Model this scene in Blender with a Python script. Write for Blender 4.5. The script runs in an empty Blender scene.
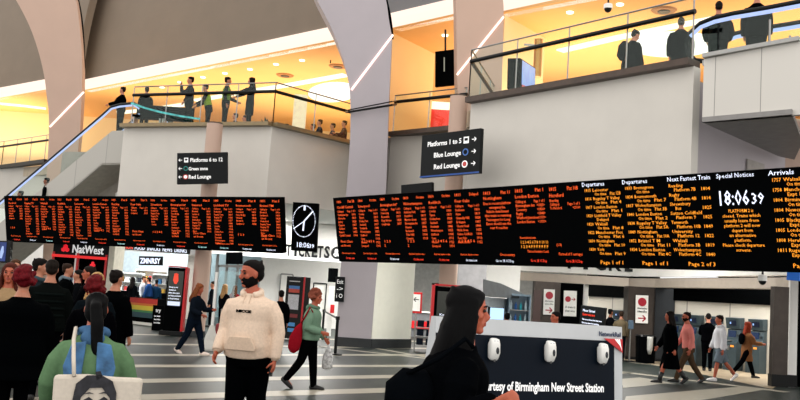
import bpy, bmesh, math, random
from mathutils import Vector, Matrix
random.seed(7)
PI = math.pi
SC = bpy.context.scene
COL = SC.collection
V = Vector

# ------------------------------------------------------------------ camera
FPX = 900.0
PITCH, ROLL = math.radians(6.12), math.radians(3.85)
CAM = V((0, 0, 1.6))
FW = V((0, math.cos(PITCH), math.sin(PITCH)))
_u0 = V((0, -math.sin(PITCH), math.cos(PITCH)))
_r0 = V((1, 0, 0))
RT = _r0 * math.cos(ROLL) + _u0 * math.sin(ROLL)
UP = _u0 * math.cos(ROLL) - _r0 * math.sin(ROLL)
cd = bpy.data.cameras.new('camera')
cam = bpy.data.objects.new('camera', cd)
COL.objects.link(cam)
cd.sensor_width = 36
cd.lens = 36 * FPX / 800
cd.clip_end = 400
m = Matrix((RT, UP, -FW)).transposed().to_4x4()
cam.matrix_world = Matrix.Translation(CAM) @ m
SC.camera = cam
SC.view_settings.view_transform = 'Standard'
SC.view_settings.look = 'None'
SC.view_settings.gamma = 1
SC.view_settings.use_curve_mapping = False
SC.view_settings.exposure = 0.0

def ray(x, y): return FW * FPX + RT * (x - 400) + UP * (200 - y)
def atZ(x, y, z):
    d = ray(x, y); return CAM + d * ((z - 1.6) / d.z)
def atY(x, y, Y):
    d = ray(x, y); return CAM + d * (Y / d.y)

# ------------------------------------------------------------------ materials
def lin(c):
    if isinstance(c, str):
        c = c.lstrip('#'); c = [int(c[i:i+2], 16) / 255 for i in (0, 2, 4)]
    return tuple((v / 12.92 if v <= .04045 else ((v + .055) / 1.055) ** 2.4) for v in c)
_mc = {}
def mat(name, col='808080', rough=.6, metal=0, var=.10, scale=6, bump=0.0, emit=None, estr=1.0, spec=.5, sheen=0):
    key = (name, col)
    if key in _mc: return _mc[key]
    mt = bpy.data.materials.new(name); mt.use_nodes = True
    nt = mt.node_tree; b = nt.nodes['Principled BSDF']
    c = lin(col)
    tc = nt.nodes.new('ShaderNodeTexCoord'); nz = nt.nodes.new('ShaderNodeTexNoise')
    nz.inputs['Scale'].default_value = scale; nz.inputs['Detail'].default_value = 4
    nt.links.new(tc.outputs['Object'], nz.inputs['Vector'])
    rp = nt.nodes.new('ShaderNodeValToRGB')
    rp.color_ramp.elements[0].position = .3; rp.color_ramp.elements[1].position = .7
    rp.color_ramp.elements[0].color = tuple(v * (1 - var) for v in c) + (1,)
    rp.color_ramp.elements[1].color = tuple(min(1, v * (1 + var)) for v in c) + (1,)
    nt.links.new(nz.outputs['Fac'], rp.inputs['Fac'])
    nt.links.new(rp.outputs['Color'], b.inputs['Base Color'])
    b.inputs['Roughness'].default_value = rough; b.inputs['Metallic'].default_value = metal
    b.inputs['Specular IOR Level'].default_value = spec
    if sheen: b.inputs['Sheen Weight'].default_value = sheen
    if bump:
        bn = nt.nodes.new('ShaderNodeBump'); bn.inputs['Strength'].default_value = bump
        nt.links.new(nz.outputs['Fac'], bn.inputs['Height']); nt.links.new(bn.outputs['Normal'], b.inputs['Normal'])
    if emit:
        b.inputs['Emission Color'].default_value = lin(emit) + (1,)
        b.inputs['Emission Strength'].default_value = estr
    _mc[key] = mt
    return mt
def brickmat(name, c1, c2, mortar, scale, w, h, ms, rough=.4, rot=0, axes=None, metal=0):
    mt = bpy.data.materials.new(name); mt.use_nodes = True
    nt = mt.node_tree; b = nt.nodes['Principled BSDF']
    tc = nt.nodes.new('ShaderNodeTexCoord'); mp = nt.nodes.new('ShaderNodeMapping')
    mp.inputs['Rotation'].default_value = (axes or (0, 0, rot))
    br = nt.nodes.new('ShaderNodeTexBrick')
    br.inputs['Color1'].default_value = lin(c1) + (1,); br.inputs['Color2'].default_value = lin(c2) + (1,)
    br.inputs['Mortar'].default_value = lin(mortar) + (1,)
    br.inputs['Scale'].default_value = scale; br.inputs['Brick Width'].default_value = w
    br.inputs['Row Height'].default_value = h; br.inputs['Mortar Size'].default_value = ms
    br.offset = 0
    nt.links.new(tc.outputs['Object'], mp.inputs['Vector']); nt.links.new(mp.outputs['Vector'], br.inputs['Vector'])
    nt.links.new(br.outputs['Color'], b.inputs['Base Color'])
    b.inputs['Roughness'].default_value = rough; b.inputs['Metallic'].default_value = metal
    return mt
def glass(name, tint=(.95, .99, .97), mirror=.02):
    mt = bpy.data.materials.new(name); mt.use_nodes = True
    nt = mt.node_tree; nt.nodes.remove(nt.nodes['Principled BSDF'])
    out = nt.nodes['Material Output']
    t = nt.nodes.new('ShaderNodeBsdfTransparent'); t.inputs['Color'].default_value = tint + (1,)
    g = nt.nodes.new('ShaderNodeBsdfGlossy'); g.inputs['Roughness'].default_value = .02
    g.inputs['Color'].default_value = (.9, 1, .97, 1)
    mx = nt.nodes.new('ShaderNodeMixShader'); mx.inputs['Fac'].default_value = mirror
    nt.links.new(t.outputs[0], mx.inputs[1]); nt.links.new(g.outputs[0], mx.inputs[2])
    nt.links.new(mx.outputs[0], out.inputs['Surface'])
    return mt
def emis(name, col, s): return mat(name, '000000', emit=col, estr=s, var=0)

M = dict(
 wall=mat('painted white panel', 'd8d4cc', .55, var=.03, scale=1.5),
 wallg=mat('painted pale grey panel', 'c4c0b8', .55, var=.04, scale=1.2),
 pink=mat('blush white plaster', 'c6a998', .6, var=.03, scale=1.2),
 lilac=mat('lilac grey plaster', 'b3acb2', .6, var=.03, scale=1.2),
 taupe=mat('taupe plaster', '7b6e60', .8, var=.04, scale=1),
 taupeg=mat('cool grey plaster', '7c7c7e', .8, var=.03, scale=1),
 dark=mat('black lacquered metal', '040708', .4, var=.2, spec=.25),
 blk=mat('matt black panel', '010203', .8, var=.2, spec=.03),
 steel=mat('brushed steel', '9a9a98', .3, metal=1, var=.08, scale=20),
 brown=mat('bronze brown cladding', '453e39', .35, metal=.6, var=.12, scale=5),
 beige=mat('champagne metal band', 'b3a79a', .4, metal=.3, var=.05),
 ceilY=mat('amber lit plaster ceiling', 'e8b878', .7, var=.03, scale=.8),
 cream=mat('cream plaster', 'eed7a8', .7, var=.03, scale=.8),
 capw=mat('walnut edge trim', '4a3a30', .5, var=.2),
 skirt=mat('dark skirting', '24282a', .5),
 glassr=glass('clear railing glass'),
 glassg=glass('green tinted edge glass', (.55, .85, .78), .12),
 glassd=glass('shop window glass', (.8, .9, .92), .10),
 white=mat('white plastic', 'eeeeea', .35, var=.02),
 red=mat('signal red enamel', 'c8141c', .4, var=.06),
 navy=mat('deep navy laminate', '010c1a', .5, var=.06, spec=.12),
 hdr=mat('charcoal header', '060b0e', .5, var=.1, spec=.2),
 orange=emis('orange led text', 'ff5a18', 1.5),
 amber=emis('amber led text', 'ff9a20', 1.6),
 ledred=emis('red led text', 'ff3a1c', 1.5),
 ledwhite=emis('white led text', 'e6ecff', 1.6),
 ledcyan=emis('pale cyan led text', 'b8f0f0', 1.3),
 signw=mat('white sign lettering', 'f4f4f4', .5, var=0, emit='ffffff', estr=.35),
)

# ------------------------------------------------------------------ mesh building
class MB:
    def __init__(s): s.v = []; s.f = []; s.mi = []
    def face(s, idx, mi=0): s.f.append(idx); s.mi.append(mi)
    def add(s, pts, faces, mi=0):
        b = len(s.v); s.v += [V(p) for p in pts]
        for f in faces: s.face([b + i for i in f], mi)
    def prism(s, pts, ext, mi=0):
        n = len(pts); ext = V(ext)
        a = [V(p) for p in pts]; b = [p + ext for p in a]
        s.add(a + b, [list(range(n))[::-1], list(range(n, 2 * n))] + [[i, (i + 1) % n, n + (i + 1) % n, n + i] for i in range(n)], mi)
        return s
    def box(s, c, size, rz=0, mi=0, mtx=None):
        x, y, z = [d / 2 for d in size]
        ps = [V((sx * x, sy * y, sz * z)) for sz in (-1, 1) for sx, sy in ((-1, -1), (1, -1), (1, 1), (-1, 1))]
        R = mtx or Matrix.Rotation(rz, 4, 'Z')
        ps = [R @ p + V(c) for p in ps]
        s.add(ps, [[3, 2, 1, 0], [4, 5, 6, 7], [0, 1, 5, 4], [1, 2, 6, 5], [2, 3, 7, 6], [3, 0, 4, 7]], mi)
        return s
    def bar(s, a, b, w, h, mi=0, up=V((0, 0, 1))):
        a, b = V(a), V(b); t = (b - a).normalized()
        sd = t.cross(up)
        if sd.length < 1e-4: sd = t.cross(V((1, 0, 0)))
        sd.normalize(); u = sd.cross(t)
        q = [sd * w / 2 * i + u * h / 2 * j for i, j in ((-1, -1), (1, -1), (1, 1), (-1, 1))]
        s.prism([a + k for k in q], b - a, mi); return s
    def loft(s, cs, rs, side=(0, 1, 0), n=12, mi=0, power=2.0):
        cs = [V(c) for c in cs]; side = V(side); rings = []
        for i, c in enumerate(cs):
            t = (cs[min(i + 1, len(cs) - 1)] - cs[max(i - 1, 0)])
            if t.length < 1e-6: t = V((0, 0, 1))
            t.normalize()
            sd = side - t * side.dot(t)
            if sd.length < .2: sd = V((1, 0, 0)) - t * t.x
            sd.normalize(); o = t.cross(sd)
            r = rs[i]; a, b = (r, r) if not isinstance(r, (tuple, list)) else r
            ring = []
            for k in range(n):
                th = 2 * PI * k / n; cc, ss = math.cos(th), math.sin(th)
                if power != 2.0:
                    e = 2 / power
                    cc = math.copysign(abs(cc) ** e, cc); ss = math.copysign(abs(ss) ** e, ss)
                ring.append(c + sd * a * cc + o * b * ss)
            rings.append(ring)
        base = len(s.v); fs = []
        m_ = len(rings)
        for i in range(m_ - 1):
            for k in range(n):
                fs.append([i * n + k, i * n + (k + 1) % n, (i + 1) * n + (k + 1) % n, (i + 1) * n + k])
        fs.append(list(range(n))[::-1]); fs.append([(m_ - 1) * n + k for k in range(n)])
        s.add([p for r in rings for p in r], fs, mi); return s
    def tube(s, path, r, n=8, mi=0):
        return s.loft(path, [r] * len(path), (0, 0, 1), n, mi)
    def ell(s, c, r, n=12, m_=8, mtx=None, mi=0):
        cs = []; pts = []
        for i in range(m_ + 1):
            ph = -PI / 2 + PI * i / m_
            ph = max(-PI / 2 + .12, min(PI / 2 - .12, ph))
            for k in range(n):
                th = 2 * PI * k / n
                p = V((r[0] * math.cos(ph) * math.cos(th), r[1] * math.cos(ph) * math.sin(th), r[2] * math.sin(ph)))
                pts.append((mtx @ p if mtx else p) + V(c))
        fs = [[i * n + k, i * n + (k + 1) % n, (i + 1) * n + (k + 1) % n, (i + 1) * n + k] for i in range(m_) for k in range(n)]
        fs.append(list(range(n))[::-1]); fs.append([m_ * n + k for k in range(n)])
        s.add(pts, fs, mi); return s
    def xf(s, mtx, start=0):
        for i in range(start, len(s.v)): s.v[i] = mtx @ s.v[i]
        return s
    def build(s, name, material, parent=None, smooth=False, voxel=0, bevel=0, local=False, fix=True):
        me = bpy.data.meshes.new(name)
        me.from_pydata([tuple(p) for p in s.v], [], s.f)
        mats = material if isinstance(material, (list, tuple)) else [material]
        for mm in mats: me.materials.append(mm)
        if len(mats) > 1:
            for p, i in zip(me.polygons, s.mi): p.material_index = i
        if fix:
            bm = bmesh.new(); bm.from_mesh(me); bmesh.ops.recalc_face_normals(bm, faces=bm.faces); bm.to_mesh(me); bm.free()
        if smooth:
            for p in me.polygons: p.use_smooth = True
        o = bpy.data.objects.new(name, me); COL.objects.link(o)
        if parent: attach(o, parent, local)
        if bevel:
            md = o.modifiers.new('bevel', 'BEVEL'); md.width = bevel; md.segments = 2; md.limit_method = 'ANGLE'
        if voxel:
            md = o.modifiers.new('skin', 'REMESH'); md.mode = 'VOXEL'; md.voxel_size = voxel; md.use_smooth_shade = True
            md = o.modifiers.new('smooth', 'SMOOTH'); md.factor = .5; md.iterations = 3
        return o
WM = {}
def attach(o, parent, local=False):
    o.parent = parent
    if not local: o.matrix_parent_inverse = wmat(parent).inverted()
def wmat(o):
    return (wmat(o.parent) @ o.matrix_parent_inverse if o.parent else Matrix()) @ o.matrix_basis
def tag(o, label=None, cat=None, group=None, kind=None):
    if label: o['label'] = label
    if cat: o['category'] = cat
    if group: o['group'] = group
    if kind: o['kind'] = kind
    return o
def thing(name, label, cat, loc=(0, 0, 0), rz=0, group=None):
    o = bpy.data.objects.new(name, None); COL.objects.link(o)
    o.location = V(loc); o.rotation_euler = (0, 0, rz); o.empty_display_size = .2
    o.matrix_basis = Matrix.Translation(V(loc)) @ Matrix.Rotation(rz, 4, 'Z')
    return tag(o, label, cat, group)
def struct(o): o['kind'] = 'structure'; return o
def frame(o, u, d):
    """matrix with x along u, y against d (down), z out of the face"""
    u = V(u).normalized(); y = -V(d).normalized(); z = u.cross(y)
    mm = Matrix((u, y, z)).transposed().to_4x4()
    return Matrix.Translation(V(o)) @ mm
def text(body, size, material, parent, mtx, name='lettering', align='LEFT', sx=1.0, ex=.004, bold=0, ls=1.0, fit=None):
    cu = bpy.data.curves.new(name, 'FONT'); cu.body = body; cu.size = size; cu.align_x = align
    cu.extrude = ex; cu.resolution_u = 2; cu.offset = bold; cu.space_line = ls
    t = bpy.data.objects.new(name, cu); COL.objects.link(t)
    bpy.context.view_layer.update()
    me = bpy.data.meshes.new_from_object(t.evaluated_get(bpy.context.evaluated_depsgraph_get()))
    bpy.data.objects.remove(t); bpy.data.curves.remove(cu)
    me.materials.clear(); me.materials.append(material)
    if fit and me.vertices:
        xs = [v.co.x for v in me.vertices]; w = max(xs) - min(xs)
        if w > 0: sx = fit / w
    for v in me.vertices: v.co.x *= sx
    o = bpy.data.objects.new(name, me); COL.objects.link(o)
    o.matrix_basis = mtx
    o.parent = parent
    if parent: o.matrix_parent_inverse = wmat(parent).inverted()
    return o

# ------------------------------------------------------------------ floor
mb = MB()
mb.prism([(-45, 2, 0), (30, 2, 0), (30, 62, 0), (-45, 62, 0)], (0, 0, -.2), 0)
def stripe(pa, pb, wid, e0=0.0, e1=0.0, zz=.003):
    a, b = atZ(*pa, 0), atZ(*pb, 0)
    d = (b - a); L = d.length; d.normalize(); n = V((-d.y, d.x, 0)) * wid / 2
    a = a - d * e0; b = b + d * e1
    mb.prism([a - n + V((0, 0, zz)), b - n + V((0, 0, zz)), b + n + V((0, 0, zz)), a + n + V((0, 0, zz))], (0, 0, -.01), 1)
for pa, pb, w in [((140, 334.5), (320, 339), .40), ((140, 344), (300, 346.5), .42), ((140, 355), (330, 355), .42), ((140, 366), (362, 366), .46),
                  ((140, 381), (362, 377), .50), ((140, 397.5), (362, 391), .55)]:
    stripe(pa, pb, w, 9, 9.5)
for pa, pb, w in [((332, 348), (413, 357), .25), ((380, 349), (420, 356), .2), ((640, 363.5), (700, 371), .12), ((622, 372), (745, 387), .38)]:
    stripe(pa, pb, w, 1, 1)
for q in [[(622, 379), (640, 377.5), (670, 382.5), (645, 386), (623, 388)], [(624, 403), (626, 396.5), (700, 390), (745, 386.5), (765, 389.5), (690, 402)]]:
    mb.prism([atZ(x, y, 0) + V((0, 0, .004)) for x, y in q], (0, 0, -.01), 1)
mb.prism([atZ(x, y, 0) + V((0, 0, .003)) for x, y in [(590, 356), (640, 362), (700, 374), (772, 389), (800, 372), (740, 360), (640, 350)]], (0, 0, -.01), 2)
fl = brickmat('dark grey green floor tiles', '232d2a', '1d2623', '151c1a', 1, 1.2, .6, .008, .42, rot=math.radians(43))
fl.node_tree.nodes['Principled BSDF'].inputs['Specular IOR Level'].default_value = .3
struct(mb.build('floor', [fl, mat('pale terrazzo stripe', 'a8a292', .4, var=.06), mat('beige terrazzo', 'a8977e', .4, var=.06)]))

# ------------------------------------------------------------------ mezzanine slab and fascias
ZF, ZS, ZC = 6.7, 4.35, 11.0
def prof(pix, z): return [atZ(x, y, z) for x, y in pix]
pA = prof([(-40, 173), (0, 169), (48, 163)], ZF)
esc = prof([(106, 132)], ZF)
pB = prof([(124, 128), (272, 126.5), (350, 145)], ZF)
pC = prof([(391, 137), (453, 131)], ZF)
pD = prof([(471, 104), (694, 66)], ZF)
xR, yR = pD[1].x, pD[1].y
back = [V((30, 24, ZF)), V((30, 56, ZF)), V((-34, 60, ZF))]
line = pA + esc + pB + pC + pD + [V((xR + .05, yR - .55, ZF))] + [V((13, yR - 5.0, ZF))]
def fascia(a, b, z0, z1, mname, th=.25, name='wall_front', n=None):
    d = (V(b) - V(a)).normalized(); nn = V((-d.y, d.x, 0)) * th
    q = [V((a.x, a.y, z0)), V((b.x, b.y, z0)), V((b.x, b.y, z0)) + nn, V((a.x, a.y, z0)) + nn]
    mb = MB(); mb.prism(q, (0, 0, z1 - z0)); return struct(mb.build(name, mname))
fascia(pA[0], pA[1], ZS, ZF, M['wallg'], name='wall_far_left'); fascia(pA[1], pA[2] + V((2, -1.0, 0)), ZS, ZF, M['wallg'], name='wall_far_left')
fascia(pB[0], pB[1], ZS, ZF, M['wall'], name='wall_left'); fascia(pB[1], pB[2], ZS, ZF, M['wall'], name='wall_left')
fascia(pB[2], pC[0], ZS, ZF, M['wallg'], name='wall_middle'); fascia(pC[0], pC[1] + V((2.2, -1, 0)), ZS, ZF, M['wallg'], name='wall_middle')
fascia(pD[0], pD[1], ZS, ZF, M['wall'], name='wall_right')
wr0 = pD[1]; wr1 = V((xR + .03, yR + .24, 0)); wr2 = V((9.2, 21.4, 0))
fascia(V((pB[0].x + .15, pB[0].y + 2.4, 0)), V((pB[0].x - 3.2, pB[0].y + 3.6, 0)), ZS, ZF - .5, mat('shadow side grey', 'a39d94', .6), name='wall_behind_escalator')  # grey wall in one even base colour
fascia(wr1, wr2, ZS - .6, ZF - .2, M['lilac'], name='wall_recess')
fascia(wr2, V((13, 22.5, 0)), ZS - .6, ZF - .2, M['pink'], name='wall_recess')
# slab top and soffit as one floor plate
q = pA + [pA[2] + V((1.5, 2, 0))] + [esc[0] + V((-.1, 2.2, 0)), esc[0] + V((.3, .5, 0))] + pB + pC + [pD[0] + V((0, .4, 0)), pD[1] + V((0, .3, 0)), V((9.2, 21.7, ZF)), V((14, 22.8, ZF))] + [V((30, 30, ZF)), V((30, 60, ZF)), V((-40, 60, ZF))]
inner = [p + V((0, .3, -.02)) for p in q]
mb = MB(); mb.prism(inner, (0, 0, -.45)); struct(mb.build('floor', mat('mezzanine floor plate', 'b8a890', .5)))
mb = MB(); mb.prism([V((p.x, p.y + .3, ZS + .02)) for p in q], (0, 0, .25)); struct(mb.build('ceiling', mat('concourse white soffit', 'e6e6e2', .6, var=.02)))
def trimline(pts, w, h, mname, dz=0, name='trim_1'):
    mb = MB()
    for a, b in zip(pts, pts[1:]): mb.bar(V(a) + V((0, 0, dz)), V(b) + V((0, 0, dz)), w, h)
    return struct(mb.build(name, mname))
trimline(pB, .5, .12, mat('brass slab edge', '8a7a5c', .4, metal=.4), .06, 'trim_1')
trimline(pC[:1] + pC[1:], .4, .14, M['capw'], .07, 'trim_2')
trimline(pD, .45, .14, M['capw'], .07, 'trim_3')
trimline(pA, .4, .16, M['dark'], .08, 'trim_4')

# ceiling of the mezzanine, bulkheads and their cove lights
cp = [atZ(x, y, ZC) for x, y in [(-60, 108), (0, 98), (45, 90), (84, 90.5), (335, 40.5), (392, 28.5), (455, 14.5), (503, 13), (590, -4), (760, -36)]]
mb = MB(); mb.prism(cp + [V((34, 26, ZC)), V((34, 62, ZC)), V((-44, 62, ZC))], (0, 0, .3))
struct(mb.build('ceiling', M['ceilY']))
def bulk(a, b, mt, name, bow=.8):
    a, b = V(a), V(b); mb = MB(); n = 14; rows = []
    d = (b - a); nn = V((d.y, -d.x, 0)).normalized()
    for k in range(n + 1):
        z = ZC - .0 + 12 * k / n; off = -bow * (1 - math.cos(k / n * PI / 2)) * 3
        rows.append([a + nn * off + V((0, 0, z - ZC)), b + nn * off + V((0, 0, z - ZC))])
    pts = [p for r in rows for p in r]; L = len(pts)
    pts += [p - nn * .4 for p in pts]
    fs = []
    for k in range(n):
        fs += [[2*k, 2*k+1, 2*k+3, 2*k+2], [L+2*k, L+2*k+2, L+2*k+3, L+2*k+1], [2*k, 2*k+2, L+2*k+2, L+2*k], [2*k+1, L+2*k+1, L+2*k+3, 2*k+3]]
    fs += [[0, L, L+1, 1], [2*n, 2*n+1, L+2*n+1, L+2*n]]
    mb.add(pts, fs); return struct(mb.build(name, mt, smooth=False))
lift = V((0, 0, .5))
bulk(cp[0] + lift, cp[2] + lift + (cp[2] - cp[1]) * .6, M['taupe'], 'wall_upper_far_left')
bulk(cp[3] + lift - (cp[4] - cp[3]) * .05, cp[4] + lift + (cp[4] - cp[3]) * .1, M['taupe'], 'wall_upper_left')
bulk(cp[5] + lift - (cp[6] - cp[5]) * .5, cp[6] + lift + (cp[6] - cp[5]) * .2, M['taupeg'], 'wall_upper_middle')
bulk(cp[7] + lift - (cp[8] - cp[7]) * .3, cp[9] + lift, M['taupeg'], 'wall_upper_right')
cove = emis('cove light strip', 'ffe9d8', 1.25)
def covestrip(a, b, hgt=1.0, name='cove_light', lab=''):
    mb = MB(); d = (b - a); nn = V((d.y, -d.x, 0)).normalized()
    a2, b2 = a + nn * .14, b + nn * .14
    # a quarter round light trough under the bulkhead
    cs = [(0, 0), (.10, .02), (.2, .12), (.25, .27), (.25, .52), (-.3, .52), (-.3, 0)]
    mb.prism([a2 + nn * (x - .25) + V((0, 0, z * hgt)) for x, z in cs], b2 - a2)
    return tag(mb.build(name, cove), lab, 'light')
covestrip(cp[0], cp[2] + (cp[2] - cp[1]) * .3, lab='glowing white light trough along the far left ceiling edge behind the first rib')
covestrip(cp[3], cp[4] + (cp[4] - cp[3]) * .06, lab='long glowing light trough above the left balcony crowd')
covestrip(cp[5], cp[6] + (cp[6] - cp[5]) * .2, lab='short glowing light trough between the two middle ribs')
covestrip(cp[7] - (cp[8] - cp[7]) * .2, cp[9], 1.9, lab='glowing light trough over the right balcony at the top edge')
# back walls of the mezzanine
mb = MB(); mb.box((-26, 53, 8.85), (30, .3, 4.3)); struct(mb.build('wall_back_left', M['cream']))
mb = MB(); mb.box((-2, 52.5, 8.85), (18, .3, 4.3)); struct(mb.build('wall_back_middle', M['cream']))
mb = MB(); mb.box((17, 41, 8.85), (24, .3, 4.3)); struct(mb.build('wall_back_right', M['cream']))
def wallseg(a, b, mt, name, z0=ZF, z1=ZC, th=.2):
    return fascia(V((a[0], a[1], 0)), V((b[0], b[1], 0)), z0, z1, mt, th, name)
p1 = atZ(393, 33, ZC); p2 = atZ(435, 54, ZC)
wallseg(p1, p2, M['cream'], 'wall_inner_middle')
p3 = atZ(505, 15, ZC); p4 = atZ(545, 38, ZC)
wallseg(p3, p4, M['cream'], 'wall_inner_right')
p5 = atZ(-2, 122, ZC); p6 = atZ(42, 118, ZC)
wallseg((p5.x - 8, p5.y - 6), p6, M['cream'], 'wall_inner_left')

# ------------------------------------------------------------------ curved ribs
def rib(name, pix, Y, th, mt, label, seam=None, n_up=0):
    t = thing(name, label, 'rib', atY(*pix[0], Y) * 1.0)
    t.location.z = 0; t.matrix_basis = Matrix.Translation(t.location)
    mb = MB(); mb.prism([atY(x, y, Y) for x, y in pix], (0, th, 0))
    mb.build('rib_shell', mt, t)
    if seam:
        mb = MB(); a, b = atY(*seam[0], Y), atY(*seam[1], Y)
        mb.bar(a - V((0, .02, 0)), b - V((0, .02, 0)), .06, .05, up=V((0, 1, 0)))
        mb.build('light_seam', emis('blush light seam', 'ffd8cc', 2.2), t)['label'] = 'thin glowing diagonal line'
    return t
def smooth_pts(p, k=4):
    out = []
    for i in range(len(p) - 1):
        p0 = p[max(i - 1, 0)]; p1 = p[i]; p2 = p[i + 1]; p3 = p[min(i + 2, len(p) - 1)]
        for j in range(k):
            t = j / k
            out.append(tuple(.5 * ((2 * b) + (-a + c) * t + (2 * a - 5 * b + 4 * c - d) * t * t + (-a + 3 * b - 3 * c + d) * t ** 3)
                             for a, b, c, d in zip(p0, p1, p2, p3)))
    out.append(p[-1]); return out
L1 = smooth_pts([(-12, -60), (3, -20), (16, 0), (29, 25), (38, 50), (44, 75), (46.5, 95), (49, 125), (46, 190), (40, 317)])
R1 = [(68, 317), (74, 190), (80, 130)] + smooth_pts([(82, 92), (82, 60), (80, 30), (76, 0), (66, -40), (60, -60)])
rib('curved_rib', L1 + R1, 36, .35, M['pink'], 'tall blush plaster rib curving up at far left behind the escalator', ((50, 127), (84, 92)))
mb = MB(); mb.prism([atY(x, y, 36.3) for x, y in smooth_pts([(63, -60), (79, 0), (83.5, 30), (84.8, 60), (83.5, 90)]) + smooth_pts([(80, 92), (80, 60), (77, 30), (70, 0), (60, -60)])], (0, .03, 0))
struct(mb.build('trim_5', M['blk']))  # black crescent drawn in for the shaded gap beside the left rib
L2 = smooth_pts([(296, -60), (308, -20), (317, 0), (330, 25), (340, 50), (346.5, 72), (350, 95), (350, 140), (346, 195)]) + [(335, 346)]
R2 = [(370, 350), (378, 259), (386, 190), (389, 100)] + smooth_pts([(392, 36), (389, 20), (386, 0), (378, -30), (366, -60)])
rib('curved_rib', L2 + R2, 27.4, 1.5, M['lilac'], 'broad lilac grey rib at centre that widens into the roof', ((351.5, 90), (393, 35)))
mb = MB(); mb.prism([atY(x, y, 27.7) for x, y in smooth_pts([(381, -60), (386, -10), (391, 15), (393.5, 34)]) + smooth_pts([(390, 34), (386, 15), (380, -10), (370, -60)])], (0, .6, 0))
struct(mb.build('trim_6', M['blk']))  # black sliver standing in for the shadow gap at the centre rib
L3 = [(454, -60), (456, 0), (457, 76), (460, 130)]
R3 = [(500, 130), (502, 80), (503, 50)] + smooth_pts([(503.5, 16), (503, 0), (496, -30), (486, -60)])
rib('curved_rib', L3 + R3, 27.0, 1.2, M['pink'], 'blush plaster rib rising behind the corner of the glass balustrade', ((457, 75), (503.5, 17)))
# light wall beside the centre rib at ground level
a = V((atY(371, 350, 27.43).x, 27.43, 0)); b = atZ(410, 348, 0)
fascia(a, b, 0, ZS - .01, mat('cream white wall', 'f0efe2', .5, var=.02), .3, 'wall_centre')
mb = MB()
rl = atY(335, 346, 27.4)
for u, w in ((V((rl.x, 27.38, .14)), V((a.x, 27.38, .14))), (a + V((-.02, -.05, .14)), b + V((0, -.05, .14)))):
    mb.bar(u, w, .08, .28)
struct(mb.build('baseboard_centre', M['skirt']))

# ------------------------------------------------------------------ round columns
def column(px, pyb, pyt, D, r, ztop, mt, label):
    p = atY(px, pyb, D); t = thing('round_column', label, 'column', (p.x, p.y, 0))
    mb = MB(); mb.loft([(p.x, p.y, z) for z in (0, ztop)], [r, r], n=32); mb.build('shaft', mt, t)
    mb = MB(); mb.loft([(p.x, p.y, z) for z in (0, .18)], [r + .03, r + .03], n=32); mb.build('base_ring', M['skirt'], t)
    mb = MB(); mb.loft([(p.x, p.y, z) for z in (ztop, ztop + .04)], [r * .96] * 2, n=32); mb.build('cap', M['capw'], t)
    return p
c1 = column(196, 335, 0, 27.4, .245, 6.5, M['pink'], 'slim blush round column carrying the left hanging platform sign')
c2 = column(444, 345, 0, 23.4, .235, 6.95, M['pink'], 'slim blush round column behind the right hanging platform sign')

# ------------------------------------------------------------------ glass balustrades
def balustrade(name, pts, hg, label, glassm, rail=M['dark'], railz=1.05, post=1.4, off=V((0, 0, 0)), grp='glass balustrades on the upper level'):
    pts = [V(p) + off for p in pts]
    t = thing(name, label, 'balustrade', pts[0], group=grp)
    for a, b in zip(pts, pts[1:]):
        L = (b - a).length; n = max(1, round(L / post / 1.1)); d = (b - a) / n
        for i in range(n):
            mb = MB(); g = d * .012
            mb.bar(a + d * i + g + V((0, 0, .06 + hg / 2)), a + d * (i + 1) - g + V((0, 0, .06 + hg / 2)), .02, hg)
            mb.build('glass_panel', glassm, t)
        for i in range(n + 1):
            q = a + d * i; mb = MB()
            mb.bar(q + V((0, 0, .05)), q + V((0, 0, hg + .05)), .03, .03, up=V((0, 1, 0)))
            mb.build('post', M['steel'], t)
    mb = MB(); mb.tube([p + V((0, 0, hg + .08)) for p in pts], .022, 8); mb.build('top_rail', M['steel'], t)
    nn = V((.0, -.09, 0))
    mb = MB(); mb.tube([p + nn + V((0, 0, railz)) for p in pts], .055, 10); mb.build('handrail', rail, t)
    return t
balustrade('glass_balustrade', [pB[0] + (pB[1] - pB[0]) * .04, pB[1], pB[2]], 1.28, 'clear glass balustrade with dark handrail along the left balcony', M['glassr'], off=V((0, .12, .1)))
balustrade('glass_balustrade', [pC[0] + V((.05, -.05, 0)), pC[1] + V((.35, -.1, 0))], 1.2, 'glass balustrade between the centre rib and the slim column', M['glassr'], off=V((0, .12, .1)))
t = thing('crossing_rail', 'pair of thin dark rails crossing in front of the centre rib', 'handrail', atY(349, 110, 27.0))
for py0, py1, r_ in ((112, 105, .035), (110, 101.5, .02)):
    mb = MB(); mb.tube([atY(346, py0, 29.6), atY(348.5, py0, 27.2), atY(392, py1, 27.1), atY(396, py1 - .5, 28)], r_, 8); mb.build('rail', M['dark'], t)
balustrade('glass_balustrade', [pA[0], pA[1], pA[2] + V((.6, -.3, 0))], 1.25, 'short glass balustrade at far left below the cream wall', M['glassr'], off=V((0, .12, .12)))
pDr = pD[0] + V((1.6, 6.2, 0))
balustrade('glass_balustrade', [pDr, pD[0] + V((-.05, .1, 0)), pD[1]], 1.3, 'long glass balustrade with black handrail on the right balcony', M['glassr'], off=V((0, .12, .12)))

# ------------------------------------------------------------------ escalators
def rail_band(t, path, name='handrail'):
    mb = MB(); mb.tube(path, .05, 8); mb.build(name, M['dark'], t, smooth=True)
    mb = MB(); mb.tube([p - V((0, 0, .075)) for p in path], .035, 6)
    mb.build('rail_light', emis('cool rail light', 'b8ccff', 1.1), t)['label'] = 'pale blue lit strip under the handrail'
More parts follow.
